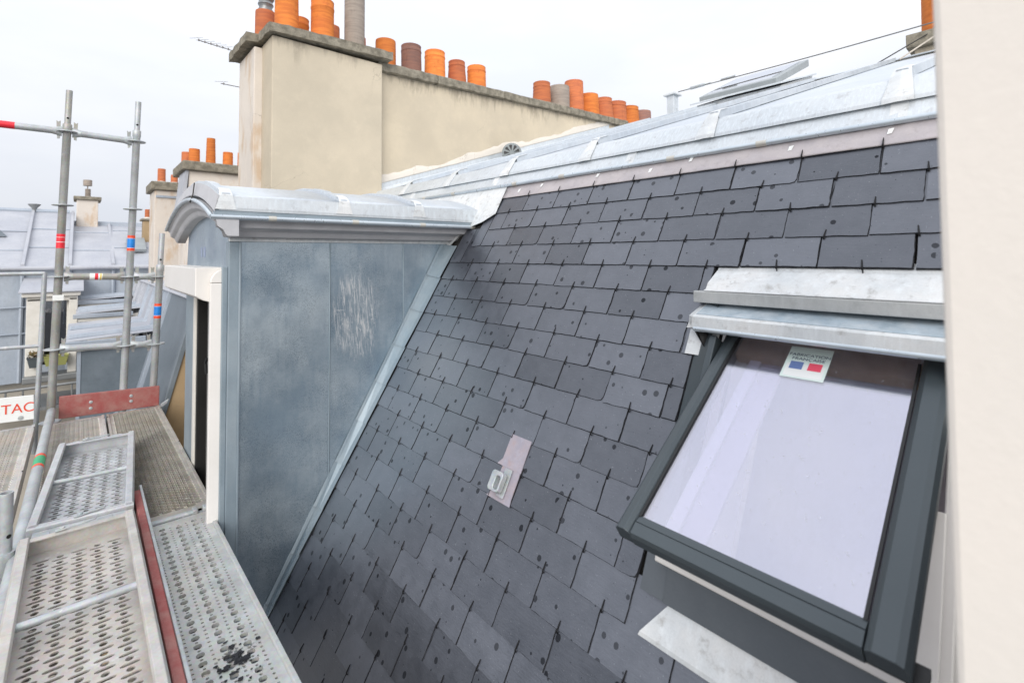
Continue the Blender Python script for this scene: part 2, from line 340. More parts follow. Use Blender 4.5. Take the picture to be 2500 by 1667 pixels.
M['st_blue'] = plain('blue_label', (.012,.19,.62), (.02,.25,.70), 20, .4, fine=0)
M['st_green'] = plain('green_label', (.02,.38,.16), (.03,.33,.15), 20, .4, fine=0)
M['st_white'] = plain('white_label', (.84,.85,.84), (.80,.82,.80), 20, .4, fine=0)
M['st_mint'] = plain('mint_label', (.72,.82,.78), (.68,.80,.76), 6, .4, fine=0)
M['st_yellow'] = plain('yellow_label', (.78,.55,.04), (.72,.5,.05), 20, .4, fine=0)
M['st_navy'] = plain('navy_print', (.02,.05,.11), (.03,.06,.12), 20, .5, fine=0)
M['st_pink'] = plain('pink_print', (.80,.09,.15), (.78,.1,.16), 20, .4, fine=0)
M['st_steelblue'] = plain('steel_blue_print', (.13,.20,.42), (.15,.22,.44), 20, .4, fine=0)
M['wire'] = plain('steel_wire', (.20,.19,.18), rough=.5, metal=.4, fine=0)
M['wire_black'] = plain('black_cable', (.03,.027,.022), rough=.6, fine=0)
M['wire_cream'] = plain('cream_cable', (.62,.55,.47), rough=.6, fine=0)
M['grey_vent'] = plain('grey_plastic', (.24,.265,.27), (.20,.225,.23), 9, .5)
M['planter'] = plain('olive_plastic', (.35,.36,.12), (.29,.30,.10), 8, .5)
M['planter_dark'] = plain('slate_plastic', (.10,.12,.13), (.08,.09,.10), 8, .5)
M['leaf'] = plain('dry_plant', (.11,.13,.04), (.24,.12,.06), 30, .8)
M['zinc_tar'] = plain('faint_print', (.30,.36,.50), (.33,.38,.50), 30, .5, .3, fine=.1)
# window panes
def glass(name, refl, tint, rcol, dust=.0):
    t = NT(name); t.t.nodes.remove(t.b)
    tr = t.n('ShaderNodeBsdfTransparent'); tr.inputs[0].default_value = tint+(1,)
    gl = t.n('ShaderNodeBsdfGlossy'); gl.inputs['Roughness'].default_value = .02; gl.inputs['Color'].default_value = rcol+(1,)
    ms = t.n('ShaderNodeMixShader'); ms.inputs[0].default_value = refl
    t.l(tr.outputs[0], ms.inputs[1]); t.l(gl.outputs[0], ms.inputs[2]); res = ms.outputs[0]
    if dust:
        df = t.n('ShaderNodeBsdfDiffuse'); df.inputs[0].default_value = (.62,.62,.66,1); m2 = t.n('ShaderNodeMixShader')
        sm = t.math('ADD', t.ramp(t.noise(3.0, 6, .65, t.mapv(t.P, (1, 2.5, 1)), 1.0), .45, .8, dust*.4, dust*2.2), t.ramp(t.noise(95, 2, .5), .70, .74, 0., .35))
        t.l(sm, m2.inputs[0]); t.l(res, m2.inputs[1]); t.l(df.outputs[0], m2.inputs[2]); res = m2.outputs[0]
    t.l(res, t.out.inputs[0]); return t.m
M['glass'] = glass('coated_glass', .34, (.86,.86,.94), (.92,.92,1.0), .035)
M['glass_sky'] = glass('rooflight_glass', .8, (.7,.72,.74), (.97,.98,1))
M['hatch_grey'] = plain('grey_lacquered_frame', (.36,.39,.40), (.31,.34,.35), 5, .45, .2)
M['glass_dark'] = glass('window_glass', .22, (.5,.52,.55), (.9,.93,1))

# ------------------------------------------------------------------ geometry of the main roof plane
PHI = 1.0454; SW = .22; SD = 6.4815*SW; SE = .4804*SW; S0 = 5.4217*SW
N = Vector((-sin(PHI), 0, cos(PHI))); D = Vector((cos(PHI), 0, sin(PHI)))
def RP(row, y, off=0.): return N*(off-SD) + D*(S0-row*SE) + Vector((0, y, 0))   # row counted down from the lead strip
def zroof(x): return (x-1.648)/.5797
UX = Vector((0, -1, 0))

# ================================================================== SETTING
g = MB(); g.add([(-400,-400,-17),(400,-400,-17),(400,400,-17),(-400,400,-17)], [(0,1,2,3)])
o = g.build('street', M['street']); o['kind'] = 'structure'
g = MB(); g.box(.53, 11, -8, 4.04, -16.99, -2.06); o = g.build('facade', M['facade'])
tag(o, 'rendered house front below the slate mansard, under the scaffold', 'building')

# the far side of the street
fronts = bpy.data.objects.new('street_fronts', None); COL.objects.link(fronts); fronts.location = (-13, 0, -17); PW[fronts.name] = Vector((-13, 0, -17)); fronts['kind'] = 'structure'
for k, (ya, yb, hz) in enumerate(((-30, -17, .2), (-17, -5, 1.2), (-5, 8, .5), (8, 22, 1.6), (22, 40, .8))):
    g = MB(); g.box(-20, -11, ya+.01, yb-.01, -17, hz-2.6); g.build('house_front', M['facade'], fronts)
    g = MB(); g.extr([(-11.2,ya+.02,hz-2.6),(-12.6,ya+.02,hz),(-16,ya+.02,hz+1.0),(-20,ya+.02,hz-2.6)], (0,yb-ya-.04,0)); g.build('house_roof', M['zinc_far'], fronts)
    for fl in range(4):
        for j in range(int((yb-ya)/2.2)):
            g = MB(); y0 = ya+.9+j*2.2; z0 = -16+fl*3.2; g.box(-11.06, -10.985, y0, y0+1.0, z0, z0+1.9); g.build('window', M['glass_dark'], fronts)

# ================================================================== SLATE ROOF
WIN_L = .775                                     # slates stop here beside the roof window
roof = thing('slate_roof', 'steep dark slate roof slope between the zinc dormer and the cream wall', 'roof', RP(25, 1.2))
g = MB(); g.extr([RP(-1.2,-1.2,-.004), RP(-1.2,4.04,-.004), RP(3.6,4.04,-.004), RP(3.6,WIN_L-.04,-.004), RP(3.6,-1.2,-.004)], N*-.03)
g.extr([RP(3.6,4.04,-.004), RP(13.0,4.04,-.004), RP(13.0,.72,-.004), RP(3.6,.72,-.004)], N*-.03)
g.extr([RP(13.0,4.04,-.004), RP(25.4,4.04,-.004), RP(25.4,-1.2,-.004), RP(13.0,-1.2,-.004)], N*-.03)
g.extr([RP(3.6,.13,-.004), RP(13.0,.13,-.004), RP(13.0,-1.2,-.004), RP(3.6,-1.2,-.004)], N*-.03)
g.build('roof_boarding', M['board'], roof)

ST = .0064; SL = 2.15*SE
def slate_mesh(wl, wr, rnd):
    R_ = rnd.uniform
    lo, hi = [], []
    nb = max(3, int(11*(wl+wr)/SW))
    for i in range(nb+1):                                     # bottom edge, left to right
        x = -wl + (wl+wr)*i/nb
        y = R_(-.0005, .0005); lo.append((x, y)); hi.append((x+(.0012 if i == 0 else -.0035 if i == nb else 0), y+R_(.0010, .0036)))
    if rnd.random() < .10: lo[-1] = (lo[-1][0]-R_(.003,.006), lo[-1][1]+R_(.001,.003)); hi[-1] = (lo[-1][0]-.003, lo[-1][1]+.004)
    for i in range(1, 9):                                     # right edge upward
        y = SL*.62*i/8; x = wr+R_(-.0004, .0004); lo.append((x, y)); hi.append((x-R_(.0010, .0036), y))
    lo += [(wr, SL), (-wl, SL)]; hi += [(wr-.002, SL), (-wl+.001, SL)]
    for i in (2, 1):
        y = SL*.5*i/2.5; x = -wl+R_(-.0006, .0008); lo.append((x, y)); hi.append((x+R_(.0005, .0016), y))
    n = len(lo); me = bpy.data.meshes.new('slate')
    me.from_pydata([(x, y, 0) for x, y in lo]+[(x, y, ST) for x, y in hi], [], [tuple(range(n, 2*n))]+[(i, (i+1) % n, n+(i+1) % n, n+i) for i in range(n)])
    me.materials.append(M['slate']); me.materials.append(M['slate_edge'])
    for p in me.polygons: p.material_index = 0 if p.index == 0 else 1
    return me
rs = random.Random(3)
HW = SW/2-.0014
stock = [slate_mesh(HW, HW, rs) for _ in range(14)]
hk = MB()
hk.path([(0,-.103,-.0022),(0,-.006,-.0012),(0,-.0056,.004),(0,-.001,ST+.0024),(0,.025,ST+.0014)], [.0016,.0017,.0026,.0026,.0016], 6)
hook_me = hk.mesh('hook'); hook_me.materials.append(M['hook'])
ROT = Matrix(((UX.x, D.x, N.x), (UX.y, D.y, N.y), (UX.z, D.z, N.z))).to_4x4()
PINV = Matrix.Translation(-PW[roof.name])
def left_limit(k): return {0: 2.112, 1: 2.112, 2: 2.20}.get(k, 2.338+.0053*(k-3))
nsl = 0
for k in range(0, 25):
    frac = (.592+.5*k+.0205*k) % 1.0
    m = -2
    while True:
        y1 = SW*(frac+m); y2 = y1+SW; m += 1                   # y1 right edge, y2 left edge (seen from the street)
        if y1 > left_limit(k)-.012: break
        if y2 < -.20: continue
        yl, yr = min(y2, left_limit(k)), y1
        if 4 <= k <= 13:
            if yl < WIN_L+.02 and yl > .12: continue
            yr = max(yr, WIN_L) if yl > .3 else yr
            if yl <= .3: continue
        if yl-yr < .022: continue
        c = (y1+y2)/2; full = abs(yl-y2) < 1e-6 and abs(yr-y1) < 1e-6
        if not full: c = (yl+yr)/2
        me = stock[rs.randrange(14)] if full else slate_mesh((yl-yr)/2-.001, (yl-yr)/2-.001, rs)
        ob = bpy.data.objects.new('slate', me); COL.objects.link(ob); ob.parent = roof; ob.matrix_parent_inverse = PINV
        p = RP(k+1+rs.uniform(-.012, .012), c+rs.uniform(-.0012, .0012), .0096+rs.uniform(-.0005, .0011))
        ob.matrix_basis = Matrix.Translation(p) @ ROT @ Matrix.Rotation(rs.uniform(-.004, .004), 4, 'Z') @ Matrix.Rotation(-.040+rs.uniform(-.004, .004), 4, 'X') @ Matrix.Rotation(rs.uniform(-.004, .004), 4, 'Y')
        nsl += 1
        hb = bpy.data.objects.new('hook', hook_me); COL.objects.link(hb); hb.parent = ob
        hb.matrix_basis = Matrix.Translation((((y1+y2)/2-c)*-1 if not full else 0, 0, 0)) @ Matrix.Rotation(rs.uniform(-.12, .12), 4, 'Z')
        if not full and abs((y1+y2)/2-c) > (yl-yr)/2: bpy.data.objects.remove(hb)
print('slates', nsl)
# lead strip above the first course
def strip(rows_off, y0, y1, n=24, wob=0.):
    rr = random.Random(5); rows = []
    for i in range(n+1):
        y = y0+(y1-y0)*i/n; rows.append([RP(r, y, o+rr.uniform(-wob, wob)) for r, o in rows_off])
    return rows
g = MB(); g.loft(strip([(0.02, .017), (-.03, .0175), (-.45, .012), (-.95, .012)], -.7, 2.118, 60, .0009), True)
lead = g.build('lead_strip', M['lead'], roof, solid=.003)
for y in (.345, .62, .99, 1.17, 1.46, 1.83, 2.0):
    g = MB(); r0 = random.uniform(.1, .5); g.extr([RP(-.15-r0, y, .0155), RP(-.17-r0, y-.012, .0155), RP(-.36-r0, y-.017, .0155), RP(-.34-r0, y-.003, .0155)], N*.0012); g.build('paint_fleck', M['st_white'], lead)
for y in [SW*(.592+m) for m in range(-1, 9)]:   # hooks catching the lead edge
    ob = bpy.data.objects.new('hook', hook_me); COL.objects.link(ob); ob.parent = roof; ob.matrix_parent_inverse = PINV
    ob.matrix_basis = Matrix.Translation(RP(.02, y, .0145)) @ ROT
# lead patches and the safety hook
g = MB(); g.loft([[RP(10.9,1.388,.017), RP(11.75,1.390,.017), RP(11.97,1.408,.018)], [RP(10.9,1.284,.017), RP(11.8,1.284,.017), RP(11.97,1.281,.018)]]); g.build('lead_patch', M['lead_rust'], roof, solid=.003)
g = MB(); g.loft([[RP(11.9,1.378,.017), RP(12.75,1.384,.017), RP(13.02,1.405,.018)], [RP(11.9,1.285,.017), RP(12.8,1.285,.017), RP(13.02,1.281,.018)]]); g.build('lead_patch', M['lead_rust'], roof, solid=.003)

# ================================================================== ZINC ROOF ABOVE
ZT = .33                                          # slope of the upper zinc roof
def ztop(x): return .553+ZT*(x-1.962)
zr = thing('zinc_roof', 'low pitched zinc roof with batten rolls and bright folded edge strips above the slates', 'roof', (1.9, 1.5, .39))
# lower edge strips, one sheet each, with a rolled bead
j1 = [-.66, .335, 1.308, 2.272, 3.257, 4.045]
for a, b in zip(j1[:-1], j1[1:]):
    g = MB(); rows = []
    for i in range(13):
        y = a-.012+(b-a+.012)*i/12; q = .0016 if i == 0 else 0
        dy = .006*max(0, (y-1.2))                   # the strip climbs a little towards the chimney
        rows.append([Vector((1.936+q*0, y, .505+dy)), Vector((1.922-q, y, .482+dy)), Vector((1.872-q, y, .410+dy)), Vector((1.858-q, y, .402+dy))])
    g.loft(rows); e1 = g.build('edge_sheet', M['zinc_side'], zr, solid=.0022)
    g = MB(); g.path([(1.857, a-.010, .399+.006*max(0,a-1.2)), (1.857, b, .399+.006*max(0,b-1.2))], .0105, 12); g.build('bead', M['bead'], e1)
    g = MB()
    for yy in (a+.36, a+.72):
        if yy < b: g.path([(1.8565, yy, .3992+.006*max(0,yy-1.2)), (1.8565, yy+.035, .3992+.006*max(0,yy-1.2))], .0118, 12)
    if g.v: g.build('clip', M['clip'], e1)
j2 = [-.30, .327, .948, 1.575, 2.19, 2.80, 3.42, 4.045]
for a, b in zip(j2[:-1], j2[1:]):
    g = MB(); rows = []
    for i in range(9):
        y = a+(b-a)*i/8; dy = .006*max(0, y-1.2)
        wv = .0015*sin(y*9)
        rows.append([Vector((1.940, y, .474+dy)), Vector((1.900+wv, y, .468+dy)), Vector((1.904+wv, y, .480+dy)), Vector((1.959, y, .548+dy)), Vector((1.972, y, ztop(1.972)+.001+dy*.3)), Vector((2.03, y, ztop(2.03)+.002))])
    g.loft(rows); g.build('edge_fold', M['zinc_side'], zr, solid=.0022)
# tray sheets between the battens, ridge and back slope
tr_y = [-3.1, -2.4, -1.75, -1.0]+j2
for a, b in zip(tr_y[:-1], tr_y[1:]):
    g = MB(); g.loft([[Vector((x, y, ztop(x)-.003)) for x in (1.985, 3.0, 4.2, 5.40)] for y in (a, b)]); g.build('roof_sheet', M['zinc'], zr, solid=.002)
g = MB(); g.loft([[Vector((x, y, z)) for x, z in ((5.36, 1.690), (5.40, 1.712), (5.46, 1.705), (9.0, .5))] for y in (-3.1, 4.045)]); g.build('back_slope', M['zinc'], zr, solid=.003)
for k, y in enumerate(j2[1:-1]+[-.30, -1.0, -1.75, -2.4]):
    dy = .006*max(0, y-1.2)
    prof = [(-.021, 0), (-.016, .030), (.016, .030), (.021, 0)]
    cuts = [1.992, 2.40, 3.25, 4.1, 4.9, 5.40]
    for a, b in zip(cuts[:-1], cuts[1:]):
        s_ = .0 if a < 2 else .0012*(cuts.index(a))
        g = MB(); g.sweep(prof, [lambda p, q, x=x: Vector((x-q*.3, y+p, ztop(x)+q+s_)) for x in (a, b+.01)]); g.build('batten_cap', M['zinc'], zr, bevel=.002)
    # tapered cover piece that closes the batten and folds over the edge
    if y > -.4:
        c = MB(); w0, w1 = .022, .040
        pts = [(2.075, ztop(2.075)+.034, w0*.9), (2.0, ztop(2.0)+.034, w0), (1.966, .566+dy, w0*1.25), (1.952, .545+dy, w0*1.4), (1.9000, .482+dy, w1), (1.8945, .466+dy, w1)]
        c.loft([[Vector((x, y-ww, z)), Vector((x-.002, y, z+.0015)), Vector((x, y+ww, z))] for x, z, ww in pts]); c.build('batten_end_cover', M['zinc_white'], zr, solid=.0025)
for y in j1[1:-1]:                               # lap joints of the lower strip
    dy = .006*max(0, y-1.2); c = MB()
    c.loft([[Vector((1.917, yy, .481+dy)), Vector((1.8715, yy, .409+dy))] for yy in (y-.035, y+.010)]); c.build('lap_cover', M['zinc_white'], zr, solid=.003)
# upstand against the chimney wall
g = MB(); g.loft([[Vector((x, 3.985, ztop(x)+.004)), Vector((x, 4.022, ztop(x)+.008)), Vector((x, 4.036, ztop(x)+.03)), Vector((x, 4.040, ztop(x)+.085))] for x in (1.96, 2.6, 3.3, 4.0, 4.7, 5.4)]); g.build('wall_upstand', M['zinc_side'], zr, solid=.002)
# valley sheet beside the dormer roof
g = MB(); g.extr([RP(-.82, 4.04, .014), RP(-.82, 2.116, .014), RP(0.02, 2.106, .021), RP(1.03, 2.103, .021), RP(1.52, 2.195, .021), RP(1.9, 2.33, .021), RP(3.0, 2.42, .014), RP(3.6, 4.04, .014)], N*.003)
g.build('valley_sheet', M['zinc_white'], zr)
# mortar fillet along the wall foot
g = MB(); rr = random.Random(11); rows = []
for i in range(61):
    x = 1.93+i*(5.52-1.93)/60; h = .135+.012*rr.random()+.02*sin(x*4.1)+.012*sin(x*11)
    rows.append([Vector((x, 4.037, ztop(x)+.075)), Vector((x, 4.0375, ztop(x)+.088)), Vector((x, 4.0455, ztop(x)+h-.02)), Vector((x, 4.0525, ztop(x)+h+.012*rr.random()))])
g.loft(rows, True); o = g.build('mortar_fillet', M['mortar'], zr, solid=.004)

# ================================================================== PARTY WALL AND CHIMNEY STACK
def cz(x): return .035*(x-2.06)
wall = thing('chimney_wall', 'long beige rendered chimney wall with concrete coping and a row of clay pots', 'chimney', (3.6, 4.25, -2))
g = MB(); pts = [(2.0,4.05,-2),(6.6,4.05,-2),(6.6,4.05,1.665+cz(6.6)),(2.0,4.05,1.665+cz(2.0))]
g.extr(pts, (0, .42, 0)); g.build('wall_body', M['render'], wall)
xs = [1.98, 2.62, 3.48, 4.32, 4.72, 5.34, 5.79]
for a, b in zip(xs[:-1], xs[1:]):
    c = MB(); rr = random.Random(int(a*100)); rows = []
    nn = 14
    for i in range(nn+1):
        x = a+.003+(b-a-.006)*i/nn; z0 = 1.667+cz(x)+rr.uniform(-.006, .004); z1 = 1.748+cz(x)+rr.uniform(-.003, .004); yy = 3.995+rr.uniform(-.004, .004)
        rows.append([Vector((x, yy, z0)), Vector((x, yy, z1-.006)), Vector((x, yy+.008, z1)), Vector((x, 4.52, z1)), Vector((x, 4.52, z0))])
    c.loft(rows, False, True); nr = 5
    c.add(rows[0], [tuple(range(nr))]); c.add(rows[-1], [tuple(range(nr))]); c.build('coping_slab', M['coping'], wall, bevel=.004)
def pot(parent, x, y, z0, z1, r, mat, taper=.93, rim=True, lean=(0, 0)):
    h = z1-z0; p = [(r*1.02, 0), (r*1.02, .01), (r, .02), (r*(1+taper)/2, h*.5)]
    if rim: p += [(r*taper, h*.80), (r*taper*1.03, h*.81), (r*taper*1.035, h*.84), (r*taper, h*.86), (r*taper*.99, h-.012), (r*taper*1.01, h-.004), (r*taper*.98, h)]
    else: p += [(r*taper, h*.97), (r*taper*.985, h)]
    p += [(r*taper-.016, h), (r*taper-.018, h-.02), (r*taper-.018, h*.4), (0.001, h*.4)]
    b = MB(); b.lathe(p, (0, 0, 0), 28); b.v = [Vector((x+q.x+lean[0]*q.z, y+q.y+lean[1]*q.z, z0+q.z)) for q in b.v]
    o = b.build('chimney_pot', mat, parent)
    q = MB(); q.lathe([(r*1.45, -.004), (r*1.2, .012), (r*1.02, .030), (r*.9, .03)], (x, y, z0), 20); q.build('mortar_bed', M['mortar'], o)
    return o
for x0, x1, zt, mt, tp, rim in [(2.087,2.283,2.062,'pot1',.97,0),(2.368,2.571,2.09,'pot3',.97,1),(2.634,2.853,2.105,'pot1',.95,1),(2.922,3.128,2.075,'pot2',.86,1),(3.187,3.397,2.085,'pot1',.97,1),
        (4.20,4.437,2.145,'pot2',.90,1),(4.496,4.770,2.165,'pot4',.97,0),(4.807,5.061,2.30,'pot2',.97,0),(5.093,5.382,2.187,'pot1',.90,0),(5.41,5.70,2.202,'pot2',.84,1),(5.699,6.005,2.206,'pot2',.94,1),(6.008,6.322,2.198,'pot1',.93,1),(6.35,6.652,2.196,'pot3',.96,0)]:
    x = (x0+x1)/2; zb = 1.742+cz(x); pot(wall, x, 4.25, zb, zt, (x1-x0)/2*1.0, M[mt], tp, rim, (random.uniform(-.02,.02), 0))
pot(wall, 4.47, 4.42, 1.742+cz(4.4), 2.14, .10, M['pot2'], .95, 0)
g = MB(); g.box(4.44, 4.9, 4.40, 4.41, 2.03, 2.06); g.build('pot_strap', M['wire_black'], wall)

stack = thing('chimney_stack', 'tall beige chimney stack with stepped concrete cap and big orange pots', 'chimney', (1.55, 4.3, -2))
g = MB(); g.extr([(1.084,3.95,-2),(2.0,3.95,-2),(2.0,4.7,-2),(1.084,4.7,-2)], (0, 0, 3.70)); o = g.build('stack_body', M['render_block'], stack, bevel=.008)
g = MB(); g.extr([(1.022,4.215,-2),(1.09,4.215,-2),(1.09,4.69,-2),(1.022,4.69,-2)], (0, 0, 3.68)); g.build('side_pier', M['plaster'], stack, bevel=.008)
c = MB(); out_ = [(1.045,3.895),(2.075,3.895),(2.075,4.76),(.955,4.76),(.955,4.19),(1.045,4.19)]
rr = random.Random(2); rim_lo, rim_hi = [], []
for i in range(len(out_)):
    a, b = out_[i], out_[(i+1) % len(out_)]; n_ = max(1, int(sqrt((a[0]-b[0])**2+(a[1]-b[1])**2)/.045))
    for j in range(n_):
        x = a[0]+(b[0]-a[0])*j/n_+rr.uniform(-.004,.004); y = a[1]+(b[1]-a[1])*j/n_+rr.uniform(-.004,.004)
        rim_lo.append(Vector((x, y, 1.712+cz(x)+.03+rr.uniform(-.006,.004)))); rim_hi.append(Vector((x, y, 1.795+cz(x)+.015+rr.uniform(-.005,.004))))
n_ = len(rim_lo); c.loft([rim_lo, rim_hi], False, True); c.add(rim_hi, [tuple(range(n_))]); c.add(rim_lo, [tuple(range(n_))[::-1]]); c.build('stack_cap', M['coping'], stack)
for x, y, r, zt, mt, tp, rim in [(1.235,4.11,.092,2.20,'pot1',.95,1),(1.525,4.11,.094,2.165,'pot1',.985,1),(1.165,4.45,.082,2.085,'pot2',.97,0),(1.455,4.47,.082,2.125,'pot1',.95,1),(1.745,4.47,.075,2.145,'pot2',.95,0),(2.01,4.47,.075,2.12,'pot2',.9,0)]:
    pot(stack, x, y, 1.80+cz(x), zt, r, M[mt], tp, rim)
b = MB(); b.lathe([(.089,0),(.089,.52),(.082,.525),(.080,.1),(.001,.1)], (1.81,4.11,1.80), 10); b.build('flue_pipe', M['pot4'], stack, bevel=.006)
b = MB(); b.lathe([(.062,0),(.060,.03),(.052,.035),(.050,.055),(.062,.075),(.060,.085),(.050,.10),(.068,.13),(.066,.135),(.02,.14),(.001,.14)], (1.165,4.45,2.075), 20); b.build('metal_cowl', M['steel_grey'], stack)

# ================================================================== DORMER
YC = 2.45; XF = .50; YF = 3.56
dm = thing('dormer', 'zinc clad roof dormer with segmental arched roof, beside the slates', 'dormer', (1.0, 3.0, -1.95))
TOPZ = .068
def cheek(x0, x1, mat, n=6):
    xa = min(x1, 1.687); pts = [(x0,TOPZ)]
    b = MB(); poly = [Vector((x0, YC, TOPZ)), Vector((x0, YC, max(zroof(x0)-.03, -1.98))), Vector((xa, YC, max(zroof(xa)-.03, -1.98))), Vector((xa, YC, TOPZ))]
    b.extr(poly, (0, .004, 0)); return b.build('cheek_panel', mat, dm)
cheek(.543, .9555, M['cheek']); cheek(.9600, 1.3705, M['cheek_chalk']); cheek(1.3750, 1.70, M['cheek'])
for x in (.957, 1.372):
    b = MB(); b.box(x-.0050, x-.0002, YC-.0070, YC+.001, zroof(x)-.02, TOPZ); b.build('folded_seam', M['zinc_trim'], dm, bevel=.002)
b = MB(); b.box(.503, 1.69, YC+.006, 3.55, -2.2, -2.15); b.extr([(.52,YC+.02,-1.95),(1.66,YC+.02,.02),(1.66,YC+.02,.06),(.52,YC+.02,.06)], (0,.03,0)); b.build('dormer_carcass', M['board'], dm)
# corner post: two folds and a round edge
b = MB(); b.box(.500, .543, YC-.005, YC+.05, -1.98, TOPZ); b.build('corner_trim', M['zinc_trim'], dm, bevel=.003)
b = MB(); b.box(.541, .551, YC-.009, YC-.001, zroof(.55), TOPZ-.001); b.build('edge_bead', M['zinc_trim'], dm, bevel=.003)
b = MB(); b.box(.478, .5, YC+.004, YC+.030, -1.98, -.045); b.build('corner_return', M['zinc_trim'], dm, bevel=.003)
b = MB(); b.box(.500, 1.70, YC-.010, YC+.004, TOPZ, .086); b.build('head_trim', M['zinc_white'], dm, bevel=.002)
# step flashings between cheek and slates, one for every second course
for i, k in enumerate([2.95, 4.95, 6.96, 8.97, 10.95, 12.97, 14.98, 16.98, 18.98, 20.98, 22.9]):
    k1 = k+2.06 if i else k+2.02; ya, yb = left_limit(k)+.012, left_limit(k1)+.012; lift = .0035
    b = MB(); b.loft([[RP(k, YC-.002, .058), RP(k, YC-.004, .040), RP(k, ya+.020, .018), RP(k, ya-.010, .0175)], [RP(k1, YC-.0055, .058), RP(k1, YC-.009, .040+lift), RP(k1, yb+.020, .0225), RP(k1, yb-.010+random.uniform(-.006,.004), .0215)]])
    b.build('step_flashing', M['zinc_trim'], dm, solid=.002)
# cornice along the cheek
prof = [(2.452,.086),(2.405,.086),(2.398,.092),(2.385,.110),(2.362,.121),(2.340,.124),(2.336,.128),(2.330,.150),(2.312,.158),(2.306,.172),(2.452,.172)]
def mit(x_front): return x_front
b = MB(); rows = []
for f in (0, 1):
    rows.append([Vector(((.5-(2.452-y)*.62) if f == 0 else (1.648+.5797*z+.09), y, z)) for y, z in prof])
b.loft(rows, False, True); b.build('cornice', M['cornice'], dm, bevel=.0015)
# arch helper: y across, rise of the segmental pediment
Y0, Y1 = 2.285, 3.66
def arch(y): return .255*max(0, (y-Y0)*(Y1-y))
AY = [Y0+(Y1-Y0)*i/28 for i in range(29)]
prof = [(.505,.086),(.462,.086),(.455,.094),(.447,.112),(.432,.121),(.426,.127),(.421,.150),(.412,.158),(.408,.172),(.505,.172)]
b = MB(); b.sweep([(x, z) for x, z in prof], [lambda x, z, y=y: Vector((x, y, z+arch(y))) for y in AY]); b.build('arched_cornice', M['cornice'], dm, bevel=.0015)
b = MB(); b.path([(.404, y, .166+arch(y)) for y in AY], .0095, 10); b.build('arch_bead', M['bead'], dm)
b = MB(); b.path([(.400, 2.288, .165), (1.80, 2.288, .165)], .0105, 12); gb = b.build('side_bead', M['bead'], dm)
for x in (.62, 1.0, 1.38, 1.72):
    b = MB(); b.path([(x, 2.2875, .1652), (x+.032, 2.2875, .1652)], .012, 12); b.build('clip', M['clip'], gb)
b = MB(); b.box(.415, 1.80, 2.292, 2.32, .172, .194); b.build('drip_strip', M['zinc_trim'], dm)
# vaulted zinc roof with side fascia
def vz(y): return .250+.245*max(0, (y-2.292)*(3.652-y))
VY = [2.292+(3.652-2.292)*i/26 for i in range(27)]
for a, bb in ((.43, .958), (.958, 1.374), (1.374, 1.95)):
    b = MB(); b.loft([[Vector((x, y, vz(y)+.012*(x-.4))) for y in VY] for x in (a, (a+bb)/2, bb)], True); b.build('vault_sheet', M['zinc'], dm, solid=.002)
    b = MB(); e_ = 1.84 if bb > 1.9 else bb
    b.loft([[Vector((x, 2.300, .192)), Vector((x, 2.289, .193)), Vector((x, 2.288, .205)), Vector((x, 2.293, .2525+.012*(x-.4)))] for x in (a, e_)]); b.build('side_fascia', M['zinc_side'], dm, solid=.002)
b = MB(); b.loft([[Vector((.415, y, .186+arch(y))), Vector((.412, y, .19+arch(y))), Vector((.428, y, vz(y)+.004))] for y in AY]); b.build('arched_fascia', M['cornice'], dm, solid=.003)
for x in (.455, .962, 1.378):
    segs = [0, 4, 7, 10, 14, 18, 22, 26] 
    for s0_, s1_ in zip(segs[:-1], segs[1:]):
        b = MB(); h_ = .017+.003*(segs.index(s0_) % 2)
        b.sweep([(-.020, 0), (-.016, h_), (.016, h_), (.020, 0)], [lambda p, q, y=VY[i]: Vector((x+p, y, vz(y)+.012*(x-.4)+q-.001)) for i in range(s0_, s1_+1)]); b.build('batten_cap', M['zinc'], dm, bevel=.0015)
    b = MB(); pts = [(2.352, vz(2.352)+.0225, .020), (2.315, vz(2.315)+.021, .021), (2.290, .256, .026), (2.2865, .230, .030), (2.2855, .196, .040)]
    b.loft([[Vector((x-ww, y, z+.012*(x-.4))), Vector((x+ww, y, z+.012*(x-.4)))] for y, z, ww in pts]); b.build('batten_end_cover', M['zinc_white'], dm, solid=.003)
# bent wire bracket on the arch
b = MB(); b.path([(.410, 2.74, .355), (.404, 2.735, .30), (.397, 2.73, .272), (.392, 2.74, .262), (.398, 2.755, .262)], .003, 6); b.build('wire_bracket', M['wire_black'], dm)
# front wall: tympanum, jambs
b = MB(); pts = [Vector((.502, YC+.002, -.048))]+[Vector((.502, y, .10+arch(y))) for y in AY if y > YC+.01 and y < YF]+[Vector((.502, YF, -.048))]
b.extr(pts, (.02, 0, 0)); b.build('tympanum', M['cheek'], dm)
for yy, zz_, m_, w_, h_ in ((3.045, .038, 'st_pink', .10, .016), (3.07, .0, 'zinc_tar', .045, .05), (2.985, -.002, 'zinc_tar', .05, .055)):
    b = MB(); b.box(.5005, .5015, yy, yy+w_, zz_, zz_+h_); 
    if m_ != 'st_pink': b.build('faded_print', M[m_], dm)
b = MB(); b.box(.500, .56, 3.29, YF, -2.0, -.048); b.build('far_jamb', M['zinc_trim'], dm, bevel=.004)
b = MB(); b.box(.497, .575, 3.225, 3.288, -2.0, -.18); b.build('door_frame', M['white_paint'], dm, bevel=.004)
b = MB(); b.box(.505, .57, 3.185, 3.222, -2.0, -.18); b.build('door_rebate', M['dark'], dm, bevel=.003)
b = MB(); b.box(.535, .575, 2.52, 3.10, -2.0, -.19); dl = b.build('door_leaf', M['door_grey'], dm, bevel=.004)
